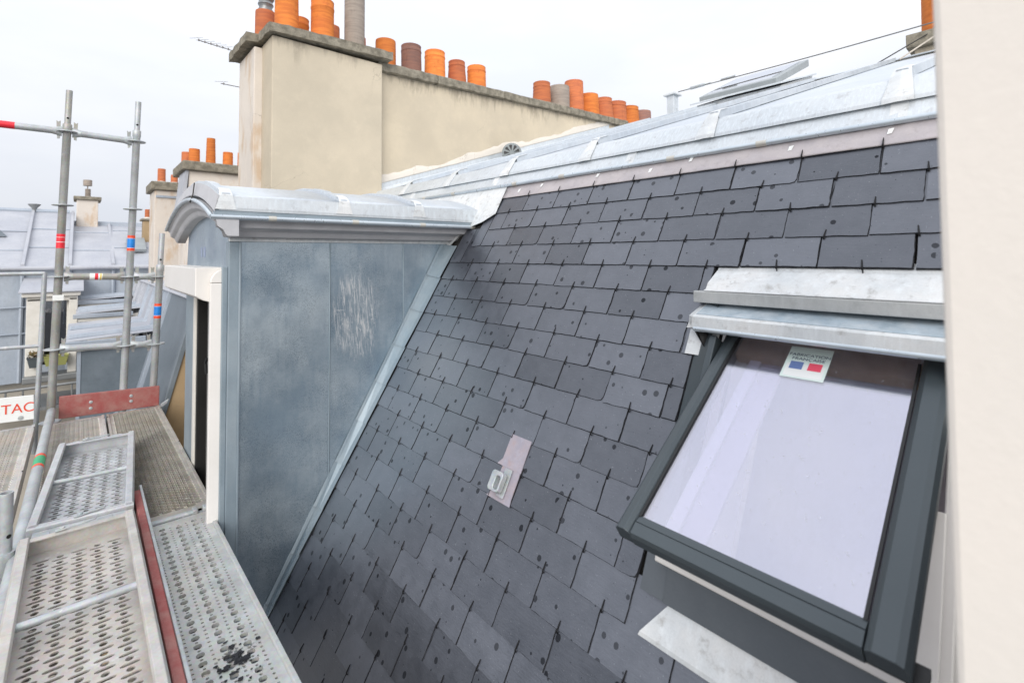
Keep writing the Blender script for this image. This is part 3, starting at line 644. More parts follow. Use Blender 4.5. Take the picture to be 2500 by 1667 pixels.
b = MB(); b.lathe([(.001,0),(.022,.0),(.022,.01),(.006,.014),(.006,.04),(.001,.04)], (.535, 2.90, -.52), 16, (-1, 0, 0)); b.path([(.500, 2.90, -.52), (.500, 2.93, -.545), (.505, 2.93, -.60)], .007, 8); b.build('door_handle', M['frame_black'], dl)
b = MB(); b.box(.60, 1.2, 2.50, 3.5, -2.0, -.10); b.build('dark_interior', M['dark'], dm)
# roller shutter box with its side guide
b = MB(); b.extr([(.383,2.50,-.048),(.502,2.50,-.048),(.502,2.50,-.205),(.455,2.50,-.205),(.415,2.50,-.192),(.383,2.50,-.172)], (0, 1.02, 0)); sb = b.build('shutter_box', M['white_pvc'], dm, bevel=.004)
arc = [(.436,2.472,-.115)]+[(.436+.067*(1-cos(t)), 2.472, -.115+.064*sin(t)) for t in [pi/2*i/8 for i in range(1, 9)]]+[(.503,2.472,-.115)]
b = MB(); b.extr(arc, (0, .026, 0)); b.build('guide_cap', M['white_pvc'], sb, bevel=.003)
b = MB(); b.box(.436, .503, 2.470, 2.500, -1.98, -.117); b.build('shutter_guide', M['white_pvc'], dm, bevel=.003)

# ================================================================== ROOF WINDOW
rw = thing('roof_window', 'roof window with dark grey frame propped open among the slates', 'roof window', RP(12.4, .45))
SB = Vector((.943, 0, -.619)); T = Vector((.547, 0, .354)).normalized(); SN = Vector((-T.z, 0, T.x))   # sash plane
def SP(y, t, o=0.): return SB + T*t + SN*o + Vector((0, y, 0))
# fixed frame in the roof
for a, b_, ya, yb in ((6.4, 11.6, .700, .722), (11.61, 12.25, .700, .722), (6.4, 12.25, .150, .172)):
    g = MB(); g.extr([RP(a, ya, -.10), RP(b_, ya, -.10), RP(b_, ya, .045), RP(a, ya, .045)], (0, yb-ya, 0)); g.build('frame_jamb', M['frame_grey'] if a < 7 and ya > .5 else M['white_pvc'], rw, bevel=.003)
g = MB(); g.extr([RP(12.05, .150, -.10), RP(12.37, .150, -.02), RP(12.37, .150, .050), RP(12.05, .150, .060)], (0, .572, 0)); g.build('frame_sill', M['white_pvc'], rw, bevel=.003)
g = MB(); g.extr([RP(4.75, .150, -.10), RP(5.1, .150, -.10), RP(5.1, .150, .012), RP(4.75, .150, .012)], (0, .572, 0)); g.build('frame_head', M['timber'], rw, bevel=.003)
# white lined reveal behind the opening
def wallq(p, name='reveal'):
    q = MB(); q.extr(p, N*-.004); return q
g = MB(); g.loft([[RP(4.9,.700,-.02), RP(12.1,.700,-.02)], [RP(3.2,.735,-.42), RP(13.4,.735,-.42)]]); g.build('reveal_panel', M['white_pvc'], rw, solid=.01)
g = MB(); g.loft([[RP(4.9,.172,-.02), RP(12.1,.172,-.02)], [RP(3.2,.14,-.42), RP(13.4,.14,-.42)]]); g.build('reveal_panel', M['white_pvc'], rw, solid=.01)
g = MB(); g.loft([[RP(12.1,.172,-.02), RP(12.1,.700,-.02)], [RP(13.4,.14,-.42), RP(13.4,.735,-.42)]]); g.build('reveal_panel', M['white_pvc'], rw, solid=.01)
g = MB(); g.loft([[RP(4.9,.172,-.02), RP(4.9,.700,-.02)], [RP(3.2,.14,-.42), RP(3.2,.735,-.42)]]); g.build('reveal_panel', M['white_pvc'], rw, solid=.01)
g = MB(); g.extr([RP(2.5,.0,-.9), RP(14,.0,-.9), RP(14,.9,-.9), RP(2.5,.9,-.9)], N*-.02); g.build('room_wall', M['room'], rw)
# sash
sash = MB(); sash.extr([SP(.655,-.002,-.040), SP(.655,.69,-.040), SP(.655,.69,-.004), SP(.655,-.002,-.004)], (0, .008, 0)); sash = sash.build('sash', M['frame_black'], rw)
prof_l = [(.700,-.036),(.700,-.006),(.692,.004),(.674,.007),(.664,.001),(.660,-.006),(.660,-.036)]
g = MB(); g.sweep(prof_l, [lambda y, o, t=t: SP(y, t, o) for t in (-.006, .72)]); g.build('left_rail', M['frame_grey'], sash, bevel=.0015)
prof_r = [(.170,-.034),(.170,-.014),(.176,.001),(.186,.007),(.216,.007),(.226,.000),(.228,-.006),(.228,-.034)]
g = MB(); g.sweep(prof_r, [lambda y, o, t=t: SP(y, t, o) for t in (-.006, .72)]); g.build('right_rail', M['frame_grey'], sash, bevel=.0015)
g = MB(); g.sweep([(-.0085,-.036),(-.0085,-.010),(-.004,.0005),(.0225,.0025),(.0235,-.001),(.0245,.0025),(.0435,-.004),(.0435,-.036)], [lambda t, o, y=y: SP(y, t, o) for y in (.6595, .2285)]); g.build('bottom_rail', M['frame_grey'], sash, bevel=.001)
g = MB(); g.extr([SP(.697,-.006,-.0365), SP(.697,.02,-.046), SP(.697,.03,-.0365)], (0, -.545, 0)); g.build('drip_edge', M['frame_black'], sash)
for ya in (.656, .2295):
    g = MB(); g.extr([SP(ya,.040,-.0055), SP(ya,.66,-.0055), SP(ya+.006,.66,-.0055), SP(ya+.006,.040,-.0055)], SN*.004); g.build('seal', M['frame_black'], sash)
g = MB(); g.extr([SP(.6595,.042,-.0105), SP(.2295,.042,-.0105), SP(.2295,.70,-.0105), SP(.6595,.70,-.0105)], SN*.004); pane = g.build('pane', M['glass'], sash)
g = MB(); g.extr([SP(.655,.622,-.05), SP(.235,.622,-.05), SP(.235,.70,-.05), SP(.655,.70,-.05)], SN*.03); g.build('top_rail', M['timber'], sash)
g = MB(); g.extr([SP(.615,.05,-.055), SP(.585,.05,-.055), SP(.585,.64,-.055), SP(.615,.64,-.055)], SN*.02); g.build('inner_stile', M['white_pvc'], sash)
g = MB(); g.extr([SP(.583,.05,-.052), SP(.525,.05,-.052), SP(.525,.64,-.052), SP(.583,.64,-.052)], SN*.010); g.build('inner_lining', M['lining'], sash)
# sticker
def txt(body, size, mat, place, name, parent, align='CENTER'):
    cu = bpy.data.curves.new(name, 'FONT'); cu.body = body; cu.size = size; cu.align_x = align
    tmp = bpy.data.objects.new('tmp', cu); COL.objects.link(tmp); bpy.context.view_layer.update()
    me = bpy.data.meshes.new_from_object(tmp.evaluated_get(bpy.context.evaluated_depsgraph_get())); bpy.data.objects.remove(tmp)
    q = MB(); q.v = [place(v.co.x, v.co.y) for v in me.vertices]; q.f = [list(p.vertices) for p in me.polygons]; q.s = [False]*len(q.f)
    return q.build(name, mat, parent)
g = MB(); g.extr([SP(.511,.552,-.0063), SP(.409,.552,-.0063), SP(.409,.672,-.0063), SP(.511,.672,-.0063)], SN*.0008); stk = g.build('sticker', M['st_mint'], sash, bevel=0)
g = MB(); g.extr([SP(.505,.558,-.0054), SP(.415,.558,-.0054), SP(.415,.605,-.0054), SP(.505,.605,-.0054)], SN*.0003); g.build('label_field', M['st_white'], sash)
for ya, yb, m_ in ((.497,.466,'st_steelblue'), (.453,.422,'st_pink')):
    g = MB(); g.extr([SP(ya,.585,-.0048), SP(yb,.585,-.0048), SP(yb,.613,-.0048), SP(ya,.613,-.0048)], SN*.0003); g.build('printed_square', M[m_], sash)
txt('FABRICATION', .0155, M['st_navy'], lambda x, y: SP(.459-x, .635+y, -.0047), 'lettering', sash)
txt('FRANÇAISE', .0155, M['st_navy'], lambda x, y: SP(.459-x, .620+y, -.0047), 'lettering', sash)
# zinc hood, top apron and flashings
g = MB(); g.loft([[RP(3.8,y,.0035), RP(4.08,y,.007), RP(4.76,y,.050), Vector((1.522,y,-.112)), Vector((1.506,y,-.1165))] for y in (.765, .1, -.4)]); g.build('top_apron', M['zinc_white'], rw, solid=.002)
g = MB(); g.extr([(1.520,.800,-.118),(1.505,.800,-.119),(1.505,.800,-.156),(1.580,.800,-.150)], (0,-1.2,0)); g.build('apron_fold', M['zinc_bar'], rw, bevel=.003)
hp = [(1.575,-.150),(1.545,-.160),(1.452,-.190),(1.440,-.194),(1.437,-.226),(1.446,-.231)]
g = MB(); rows = [[Vector((x+(.025 if 0 < i < 5 else 0), .792, z+(.012 if i == 4 else 0))) for i, (x, z) in enumerate(hp)]]
for y in (.770, .5, .2, -.4): rows.append([Vector((x, y, z-.010*(.77-y)*.5)) for x, z in hp])
g.loft(rows); hood = g.build('hood', M['zinc_white'], rw, solid=.002)
g = MB(); g.loft([[Vector((x, y, z+.0022-.010*(.77-y)*.5)) for x, z in ((1.560,-.1552),(1.545,-.160),(1.4565,-.1885))] for y in (.765, .2, -.4)]); g.build('hood_top', M['hood_blue'], rw, solid=.0015)
g = MB(); g.path([(1.4415,.765,-.230), (1.4415,.2,-.233), (1.4415,-.4,-.236)], .0085, 12); g.build('hood_bead', M['bead'], rw)
g = MB(); c_ = RP(6.85,.732,.014); g.add([(1.441,.772,-.214),(1.447,.768,-.236),(1.500,.705,-.262),c_,RP(5.6,.765,.014),(1.552,.780,-.162)], [(0,1,2,3),(0,3,4,5)]); g.build('hood_shade_plate', M['frame_black'], rw, solid=.003)  # black plate painted as the shade of the cavity under the hood
g = MB(); g.extr([RP(6.2,.800,.018), RP(6.98,.800,.018), RP(6.98,.705,.018), RP(6.2,.705,.018)], N*.002); g.build('side_soaker', M['zinc_white'], rw)
g = MB(); g.extr([RP(5,.772,.010), RP(12.1,.772,.010), RP(12.1,.722,.030), RP(5,.722,.030)], N*.003); g.build('side_flashing', M['frame_grey'], rw)
g = MB(); g.extr([RP(12.1,.756,.030), RP(13.10,.756,.022), RP(13.10,.690,.0225), RP(12.1,.690,.0305)], N*.002); g.build('apron_wing', M['apron'], rw)
g = MB(); g.extr([RP(12.375,.688,.040), RP(13.12,.688,.0245), RP(13.12,.02,.0245), RP(12.375,.02,.040)], N*.002); g.build('front_apron', M['apron'], rw)
g = MB(); g.loft([[RP(12.9,y,.019), RP(13.9,y,.0195), RP(13.99,y,.0165)] for y in (.737-.04, .4, -.4)]); g.v[0] = RP(12.9,.66,.019); g.v[1] = RP(13.9,.732,.0195); g.v[2] = RP(13.99,.736,.0165); g.build('apron_tail', M['zinc_white'], rw, solid=.002)
g = MB(); g.extr([RP(9.4,.196,.080), RP(12.95,.200,.085), RP(12.95,.163,.085), RP(9.4,.163,.080)], N*.01); g.build('side_board', M['white_pvc'], rw, bevel=.002)

# safety hook on the slates
sh = thing('roof_safety_hook', 'galvanised safety hook bolted on a lead patch in the middle of the slates', 'roof hook', RP(12.8, 1.35, .02))
def RH(row, y, off): return RP(row, y, off)
g = MB(); g.extr([RH(11.98,1.354,.021), RH(12.9,1.354,.021), RH(12.9,1.318,.021), RH(11.98,1.318,.021)], N*.005); g.build('strap', M['galv_light'], sh, bevel=.002)
def rrect(r0, r1, ya, yb, off, rad=.010, n=5):
    v0, v1 = r0*SE, r1*SE; out = []
    for cy, cv, a0 in ((ya-rad, v1-rad, 0), (yb+rad, v1-rad, pi/2), (yb+rad, v0+rad, pi), (ya-rad, v0+rad, 1.5*pi)):
        for k in range(n+1):
            t = a0+pi/2*k/n; out.append(RP((cv+rad*sin(t))/SE, cy+rad*cos(t), off))
    return out
g = MB(); ou, ou2, in2, in1 = rrect(12.16,12.80,1.384,1.326,.030,.012), rrect(12.16,12.80,1.384,1.326,.054,.012), rrect(12.30,12.72,1.357,1.333,.054,.010), rrect(12.30,12.72,1.357,1.333,.030,.010)
g.loft([ou, ou2, in2, in1, ou], True, True); g.build('hook_loop', M['galv_light'], sh, bevel=.003)
g = MB(); g.extr(rrect(12.22,12.76,1.360,1.330,.0275,.008), N*.004); g.build('hook_tongue', M['galv'], sh)

# ================================================================== THINGS ON THE ZINC ROOF
vt = thing('roof_vent', 'round grey vent with petal shaped grille on the zinc roof before the chimney wall', 'vent', (3.50, 3.87, ztop(3.5)))
ax = Vector((-.62, -.78, 0)).normalized(); vc = Vector((3.44, 3.84, 1.085))
g = MB(); g.lathe([(.088,-.12),(.088,0),(.104,.0),(.104,.012),(.096,.016),(.001,.016)], vc, 32, ax); g.build('vent_body', M['grey_vent'], vt)
A_ = ax.cross(Vector((0,0,1))).normalized()
for k in range(9):
    a = 2*pi*k/9; dr = A_*cos(a)+Vector((0,0,1))*sin(a); q = MB(); c0 = vc+ax*.0175
    tn = A_*-sin(a)+Vector((0,0,1))*cos(a)
    q.extr([c0+dr*.022, c0+dr*.055+tn*.010, c0+dr*.078+tn*.018, c0+dr*.086, c0+dr*.078-tn*.018, c0+dr*.055-tn*.010], ax*.002); q.build('grille_slot', M['frame_black'], vt)
an = thing('lifeline_anchor', 'square zinc anchor post at the end of the lifeline cable', 'anchor post', (5.2, 2.97, 1.60))
g = MB(); g.box(5.15, 5.25, 2.93, 3.02, 1.55, 1.85); g.build('anchor_post', M['zinc_side'], an, bevel=.004)
g = MB(); g.box(5.12, 5.28, 2.90, 3.05, 1.85, 1.868); g.add([(5.12,2.90,1.868),(5.28,2.90,1.868),(5.28,3.05,1.868),(5.12,3.05,1.868),(5.2,2.975,1.90)], [(0,1,4),(1,2,4),(2,3,4),(3,0,4)]); g.build('anchor_cap', M['zinc_white'], an, bevel=.002)
cb = thing('lifeline_cable', 'thin steel lifeline cable with a turnbuckle strung above the zinc roof', 'cable', (5.2, 1.5, 1.9))
p0, p1 = Vector((5.2, 2.90, 1.882)), Vector((5.3, -.9, 1.955)); g = MB()
g.path([p0.lerp(p1, t)+Vector((0,0,-.03*sin(pi*t))) for t in [i/20 for i in range(21)]], .0055, 6); g.build('cable', M['wire'], cb)
g = MB(); a_, b_ = p0.lerp(p1, .02), p0.lerp(p1, .10); g.path([a_, a_.lerp(b_, .2), a_.lerp(b_, .25), a_.lerp(b_, .75), a_.lerp(b_, .8), b_], [.006,.006,.018,.018,.006,.006], 8); g.path([p0.lerp(p1,.13), p0.lerp(p1,.17)], .011, 8); g.build('turnbuckle', M['galv_light'], cb)
ht = thing('roof_hatch', 'grey roof hatch with glazed lid standing on the zinc ridge', 'roof hatch', (5.0, 2.0, 1.45))
g = MB(); g.extr([(4.62,2.38,1.38),(5.45,2.38,1.6),(5.45,2.38,1.77),(4.62,2.38,1.480)], (0,-.78,0)); g.build('curb', M['zinc_white'], ht, bevel=.004)
g = MB(); g.extr([(4.56,2.42,1.478),(5.48,2.42,1.775),(5.48,2.42,1.792),(4.56,2.42,1.495)], (0,-.85,0)); g.build('curb_flange', M['zinc_side'], ht, bevel=.003)
g = MB(); g.extr([(4.64,2.36,1.505),(5.50,2.36,1.885),(5.49,2.36,1.955),(4.63,2.36,1.562)], (0,-.72,0)); g.build('lid', M['hatch_grey'], ht, bevel=.006)
g = MB(); g.extr([(4.70,2.30,1.594),(5.44,2.30,1.932),(5.44,2.30,1.940),(4.70,2.30,1.602)], (0,-.60,0)); g.build('lid_pane', M['glass_sky'], ht)
rc = thing('ridge_chimney', 'small chimney with concrete cap and one orange pot, half hidden by the cream wall', 'chimney', (5.8, .2, 1.5))
g = MB(); g.box(5.62, 6.2, -.6, .835, 1.3, 1.83); g.build('stack_body', M['render_block'], rc, bevel=.006)
g = MB(); g.box(5.56, 6.26, -.66, .885, 1.83, 1.955); g.build('stack_cap', M['coping'], rc, bevel=.006)
pot(rc, 5.85, .70, 1.95, 2.40, .115, M['pot1'], .96, 0); pot(rc, 5.85, .2, 1.95, 2.36, .115, M['pot2'], .96, 0)
g = MB(); g.path([(5.25, 1.06, 1.655), (5.58, .72, 1.93), (5.55, .1, 2.6)], .006, 6); tag(g.build('black_cable', M['wire_black']), 'thin black cable slanting from the zinc ridge to the small chimney', 'cable')
g = MB(); g.path([(5.25, .88, 1.655), (5.5, .55, 1.93), (5.5, -.1, 2.55)], .007, 6); tag(g.build('cream_cable', M['wire_cream']), 'thin cream cable running beside the black one to the small chimney', 'cable')

# cream wall close to the camera
g = MB(); rr = random.Random(21); rows = []
pw = thing('cream_wall', 'cream rendered wall end close by at the right edge', 'wall', (1.2, -.45, -6))
g.box(.62, .84, -.42, .078, -6, 3.0); g.build('wall_body', M['pillar'], pw, bevel=.006)

# antennas behind the stack
def antenna(label, p0, p1, n, mast):
    t = thing('antenna', label, 'antenna', p1, 'antennas behind the chimney stack'); p0, p1 = Vector(p0), Vector(p1)
    g = MB(); g.path([p0, p1+(p1-p0)*.6], .0038, 6); g.build('boom', M['wire'], t)
    for i in range(n):
        c = p0.lerp(p1, (i+.15)/n); g = MB(); g.path([c+Vector((-.05,.12,.045)), c+Vector((.02,-.06,.01))], .0014, 6); g.path([c-Vector((0,0,.006)), c+Vector((0,0,.012))], .006, 6); g.build('element', M['wire'], t)
    e = p1+(p1-p0)*.6; g = MB(); g.path([e+Vector((0,0,.05)), e-Vector((0,0,mast))], .012, 8); g.build('mast', M['wire'], t)
antenna('upper thin antenna with a row of short rods left of the stepped stack', (.756,5.0,1.917), (1.037,5.0,1.896), 6, 1.2)
antenna('lower plain antenna rod left of the stepped stack', (.943,5.02,1.577), (1.10,5.02,1.577), 1, .8)

# ================================================================== SCAFFOLD
DZ = -1.15
def ring_cell(mb, x0, x1, y0, y1, z, hx, hy, kind, depth=.004, lip=0., seg=3):
    """flat cell with one hole (kind r = round of radius hx, s = slot of half length hx, half width hy)"""
    cx, cy = (x0+x1)/2, (y0+y1)/2; a, b = (x1-x0)/2, (y1-y0)/2
    cor = [atan2(b, a), pi-atan2(b, a), pi+atan2(b, a), 2*pi-atan2(b, a)]; ang = []
    for i in range(4):
        t0, t1 = cor[i], cor[(i+1) % 4]+(2*pi if i == 3 else 0); nn = seg if kind == 'r' or i in (0, 2) else seg-1
        ang += [t0+(t1-t0)*j/nn for j in range(nn)]
    o_, i_, d_ = [], [], []
    for t in ang:
        c, s = cos(t), sin(t); k = min(a/abs(c) if abs(c) > 1e-9 else 9, b/abs(s) if abs(s) > 1e-9 else 9)
        o_.append((cx+c*k, cy+s*k, z))
        if kind == 'r': ix, iy = c*hx, s*hx
        else:
            l = hx-hy; k2 = hy/abs(s) if abs(s) > 1e-9 else 9
            if abs(c*k2) > l:
                k2 = l*abs(c)+sqrt(max(0, hy*hy-(l*s)**2))
            ix, iy = c*k2, s*k2
        i_.append((cx+ix, cy+iy, z+lip*(1 if iy > 0 else -.3))); d_.append((cx+ix, cy+iy, z-depth))
    n = len(ang); mb.add(o_+i_+d_, [(q, (q+1) % n, n+(q+1) % n, n+q) for q in range(n)]+[(n+q, n+(q+1) % n, 2*n+(q+1) % n, 2*n+q) for q in range(n)])
def plate(w, l, style):
    """perforated deck sheet, origin at the near left corner, z = 0"""
    mb = MB(); q = lambda x0, x1, y0, y1: mb.add([(x0,y0,0),(x1,y0,0),(x1,y1,0),(x0,y1,0)], [(0,1,2,3)])
    if style == 'dots':
        cw, ch, mx_, my_ = .0285, .0205, .022, .035; nx = int((w-2*mx_)/cw); x0 = (w-nx*cw)/2; ny = int((l-2*my_)/ch)
        for j in range(ny):
            for i in range(nx):
                big = i % 2 == 1 and (j+(i//2)) % 2 == 0
                ring_cell(mb, x0+i*cw, x0+(i+1)*cw, my_+j*ch, my_+(j+1)*ch, 0,   .0112 if big else .0044, 0, 'r', .010 if big else .004, .0010 if big else 0, 4 if big else 3)
        y1 = my_+ny*ch
    elif style == 'ribs':
        cw, ch, mx_, my_ = .047, .0165, .018, .05; nx = int((w-2*mx_-.02)/cw); ny = int((l-2*my_)/ch); x0 = (w-(nx+.5)*cw)/2
        for j in range(ny):
            of = .5*cw*(j % 2)
            for i in range(nx): ring_cell(mb, x0+of+i*cw, x0+of+(i+1)*cw, my_+j*ch, my_+(j+1)*ch, 0, .0205, .0052, 's', .006, .0062, 3)
            if j % 2: q(x0, x0+of, my_+j*ch, my_+(j+1)*ch)
            else: q(x0+nx*cw, x0+(nx+.5)*cw, my_+j*ch, my_+(j+1)*ch)
        y1 = my_+ny*ch; q(0, x0, my_, y1); q(x0+(nx+.5)*cw, w, my_, y1); q(0, w, 0, my_); q(0, w, y1, l); return mb
    else:   # slots and round holes in alternate rows
        cw, ch, mx_, my_ = .053, .0225, .02, .05; nx = int((w-2*mx_)/cw); ny = int((l-2*my_)/ch); x0 = (w-nx*cw)/2
        for j in range(ny):
            for i in range(nx):
                if (j+i) % 2: ring_cell(mb, x0+i*cw, x0+(i+1)*cw, my_+j*ch, my_+(j+1)*ch, 0, .0235, .0062, 's', .004, .0, 4)
                else: ring_cell(mb, x0+i*cw, x0+(i+1)*cw, my_+j*ch, my_+(j+1)*ch, 0, .0100, 0, 'r', .004, .0, 4)
        y1 = my_+ny*ch
    xr = x0+nx*cw; q(0, x0, my_, y1); q(xr, w, my_, y1); q(0, w, 0, my_); q(0, w, y1, l); return mb
def deck(label, x0, x1, y0, y1, style, mat, flip=False, z=DZ, yaw=0., rail=.006, bars=(), tilt=0.):
    w, l = x1-x0, y1-y0; pivot = Vector((x0, y0, z))
    rot = Matrix.Rotation(yaw, 3, 'Z') @ Matrix.Rotation(tilt, 3, 'X')
    def place(mb): mb.v = [pivot + rot @ p for p in mb.v]; return mb
    t = thing('scaffold_deck', label, 'deck plank', pivot, 'steel scaffold deck planks')
    pl = place(plate(w, l, style)).build('deck_plate', mat, t)
    for s in (0, 1):
        xa = 0 if s == 0 else w
        sg = 1 if s == 0 else -1
        if not flip:
            pr = [(xa, rail), (xa+sg*.013, rail), (xa+sg*.017, .0008), (xa+sg*.004, -.006), (xa+sg*.003, -.062), (xa+sg*.022, -.066), (xa+sg*.022, -.070), (xa-sg*.001, -.070)]
        else:
            pr = [(xa-sg*.001, -.004), (xa-sg*.001, .060), (xa+sg*.006, .070), (xa+sg*.028, .070), (xa+sg*.032, .063), (xa+sg*.032, .052), (xa+sg*.028, .052), (xa+sg*.028, .062), (xa+sg*.008, .062), (xa+sg*.003, .055), (xa+sg*.003, -.004)]
        b = MB(); b.sweep(pr, [lambda a, c, y=y: Vector((a, y, c)) for y in (.015 if flip else 0, l-.004)]); place(b).build('side_rail', mat, t, bevel=.0015)
        if not flip:
            b = MB()
            for y in (.11, l*.5, l-.11): b.add([(xa+sg*.0035-.0022*sg-.004, y, rail+.0012), (xa+sg*.0035+.004, y, rail+.0012), (xa+sg*.0035+.004, y+.02, rail+.0012), (xa+sg*.0035-.0022*sg-.004, y+.02, rail+.0012)], [(0,1,2,3)])
            place(b).build('rail_slot', M['dark'], t)
    for y in bars:
        b = MB(); b.path([(.02, y, .047), (w-.02, y, .047)], .0115, 12); place(b).build('crossbar', M['galv_light'], t)
    # end channels
    if flip:
        for y in (.0, l):
            b = MB(); s = 1 if y == 0 else -1
            b.extr([(.0,y,-.004),(.0,y,.058),(.0,y+s*.004,.062),(.0,y+s*.030,.062),(.0,y+s*.030,.056),(.0,y+s*.006,.052),(.0,y+s*.006,-.004)], (w, 0, 0)); place(b).build('end_channel', mat, t, bevel=.001)
    return t, place
def lever(parent, place, x, y, z, L_=.10, ang=0.):
    b = MB(); c, s = cos(ang), sin(ang); P = lambda u, v, h: Vector((x+u*c-v*s, y+u*s+v*c, z+h))
    pts = [P(0,-.010,0),P(.02,-.013,0),P(.05,-.006,0),P(.075,-.009,0),P(L_,-.004,0),P(L_+.004,.004,0),P(.075,.006,0),P(.05,.005,0),P(.02,.010,0),P(0,.008,0)]
    b.extr(pts, (0,0,.005)); b.lathe([(.009,.005),(.009,.010),(.001,.011)], P(.02,0,0), 10); place(b).build('locking_lever', M['galv_light'], parent, bevel=.001)
deck('near grey deck plank with round holes and a black tar blotch', .155, .472, -.6, 2.60, 'dots', M['deck_grey'])
deck('dusty tan deck plank with ribbed slots, ending at the red board beside the dormer', .172, .492, 2.645, 4.66, 'ribs', M['deck_tan'])
deck('pale deck plank behind the overturned planks, under the red board', -.158, .160, 2.645, 4.66, 'ribs', M['deck_pale'])
deck('deck plank at the left edge beyond the tube, behind the lettered sign', -.53, -.205, 2.7, 4.72, 'ribs', M['deck_pale'])
deck('lower deck plank under the near overturned plank', -.165, .150, -.6, 2.60, 'dots', M['deck_tan'], z=DZ-.004)
t1, pl1 = deck('near overturned deck plank with slotted underside and crossbar', -.150, .192, 1.02, 2.58, 'slots', M['deck_pale'], True, z=DZ+.022, bars=(1.01,), tilt=.012)
t2, pl2 = deck('far overturned deck plank with pale crossbar, resting beyond the near one', -.137, .200, 2.72, 3.72, 'slots', M['deck_blue'], True, z=DZ+.02, yaw=-.072, bars=(.48,), tilt=.03)
for tt, pp, l_ in ((t1, pl1, 1.56), (t2, pl2, 1.0)):
    lever(tt, pp, .10, l_-.004, .064, .12, .12)
    lever(tt, pp, .14, .010, .064, .10, .2)
    b = MB(); b.extr([(.05,l_+.001,0),(.09,l_+.001,0),(.085,l_+.05,.0),(.055,l_+.05,.0)], (0,0,.05)); pp(b).build('end_claw', M['galv_light'], tt, bevel=.004)
    b = MB(); b.extr([(.22,l_+.001,0),(.28,l_+.001,0),(.275,l_+.05,.0),(.225,l_+.05,.0)], (0,0,.05)); pp(b).build('end_claw', M['galv_light'], tt, bevel=.004)
    b = MB(); b.extr([(.02,-.062,.002),(.315,-.062,.002),(.315,-.004,.002),(.02,-.004,.002)], (0,0,.046)); pp(b).build('end_box', M['galv_light'], tt, bevel=.004)
deck('deck plank beside the lower one, outer row along the street', -.53, -.205, -.6, 2.60, 'dots', M['deck_tan'], z=DZ-.008)
rc_ = random.Random(41); g = MB()                       # crumbled slate lying on the near plank
for k in range(95):
    a = rc_.uniform(0, 2*pi); q = abs(rc_.gauss(0, .5)); cx, cy = .365+cos(a)*q*.055-.03*(k % 5 == 0), 1.585+sin(a)*q*.085; r0 = rc_.uniform(.003, .011)*(1.25-.5*min(1, q)); n_ = rc_.randint(4, 7)
    ang = sorted(rc_.uniform(0, 2*pi) for _ in range(n_)); tz = rc_.uniform(.0008, .0035); tl_ = rc_.uniform(-.25, .25)
    if max([ang[(i_+1) % n_]-ang[i_] + (2*pi if i_ == n_-1 else 0) for i_ in range(n_)]) > 2.9: continue
    g.extr([(cx+cos(t)*r0, cy+sin(t)*r0*rc_.uniform(.5, 1), DZ+.0012+tl_*cos(t)*r0*.4+r0*.1) for t in ang], (0, 0, tz))
o = g.build('slate_chips', M['slate_edge']); o['kind'] = 'stuff'; tag(o, 'black crumbled slate chips scattered on the near grey plank', 'debris')
# hinge strip and clamp between the right planks
g = MB(); g.box(.19, .46, 2.602, 2.643, DZ-.03, DZ-.008); g.path([(.23, 2.622, DZ), (.41, 2.622, DZ)], .013, 10); g.box(.405, .425, 2.604, 2.642, DZ-.01, DZ+.016); g.box(.445, .472, 2.604, 2.642, DZ-.01, DZ+.016)
tag(g.build('deck_beam', M['galv_light'], bevel=.003), 'short bright steel beam closing the gap between the two right planks', 'scaffold beam')
# red toe boards
tb = thing('toe_board', 'red painted toe board standing across the far end of the decks', 'toe board', (.2, 4.70, DZ))
g = MB(); g.extr([(-.088,4.735,DZ+.006),(.492,4.700,DZ-.008),(.494,4.700,DZ+.142),(-.088,4.735,DZ+.162)], (0,.03,0)); g.build('board', M['red_wood'], tb, bevel=.004)
for x, z in ((.085,.050),(.085,.095),(.318,.058),(.318,.098)):
    g = MB(); g.lathe([(.011,0),(.011,.003),(.006,.005),(.001,.005)], (x, 4.735-(x+.088)*.06, DZ+z), 12, (0,-1,0)); g.build('bolt', M['galv_light'], tb)
g = MB(); g.extr([(.199,.80,DZ+.001),(.226,.80,DZ+.001),(.226,.80,DZ+.052),(.199,.80,DZ+.052)], (.012,2.12,0)); tr2 = g.build('toe_board', M['red_wood'], bevel=.003)
tag(tr2, 'long red painted toe board lying on edge between near planks', 'toe board')
g = MB(); g.extr([(.2275,.80,DZ+.0012),(.2375,.80,DZ+.0012),(.2375,.80,DZ+.058),(.2275,.80,DZ+.058)], (.010,2.16,0)); tag(g.build('steel_strip', M['galv'], bevel=.002), 'narrow grey steel strip along the lying red board', 'metal strip')

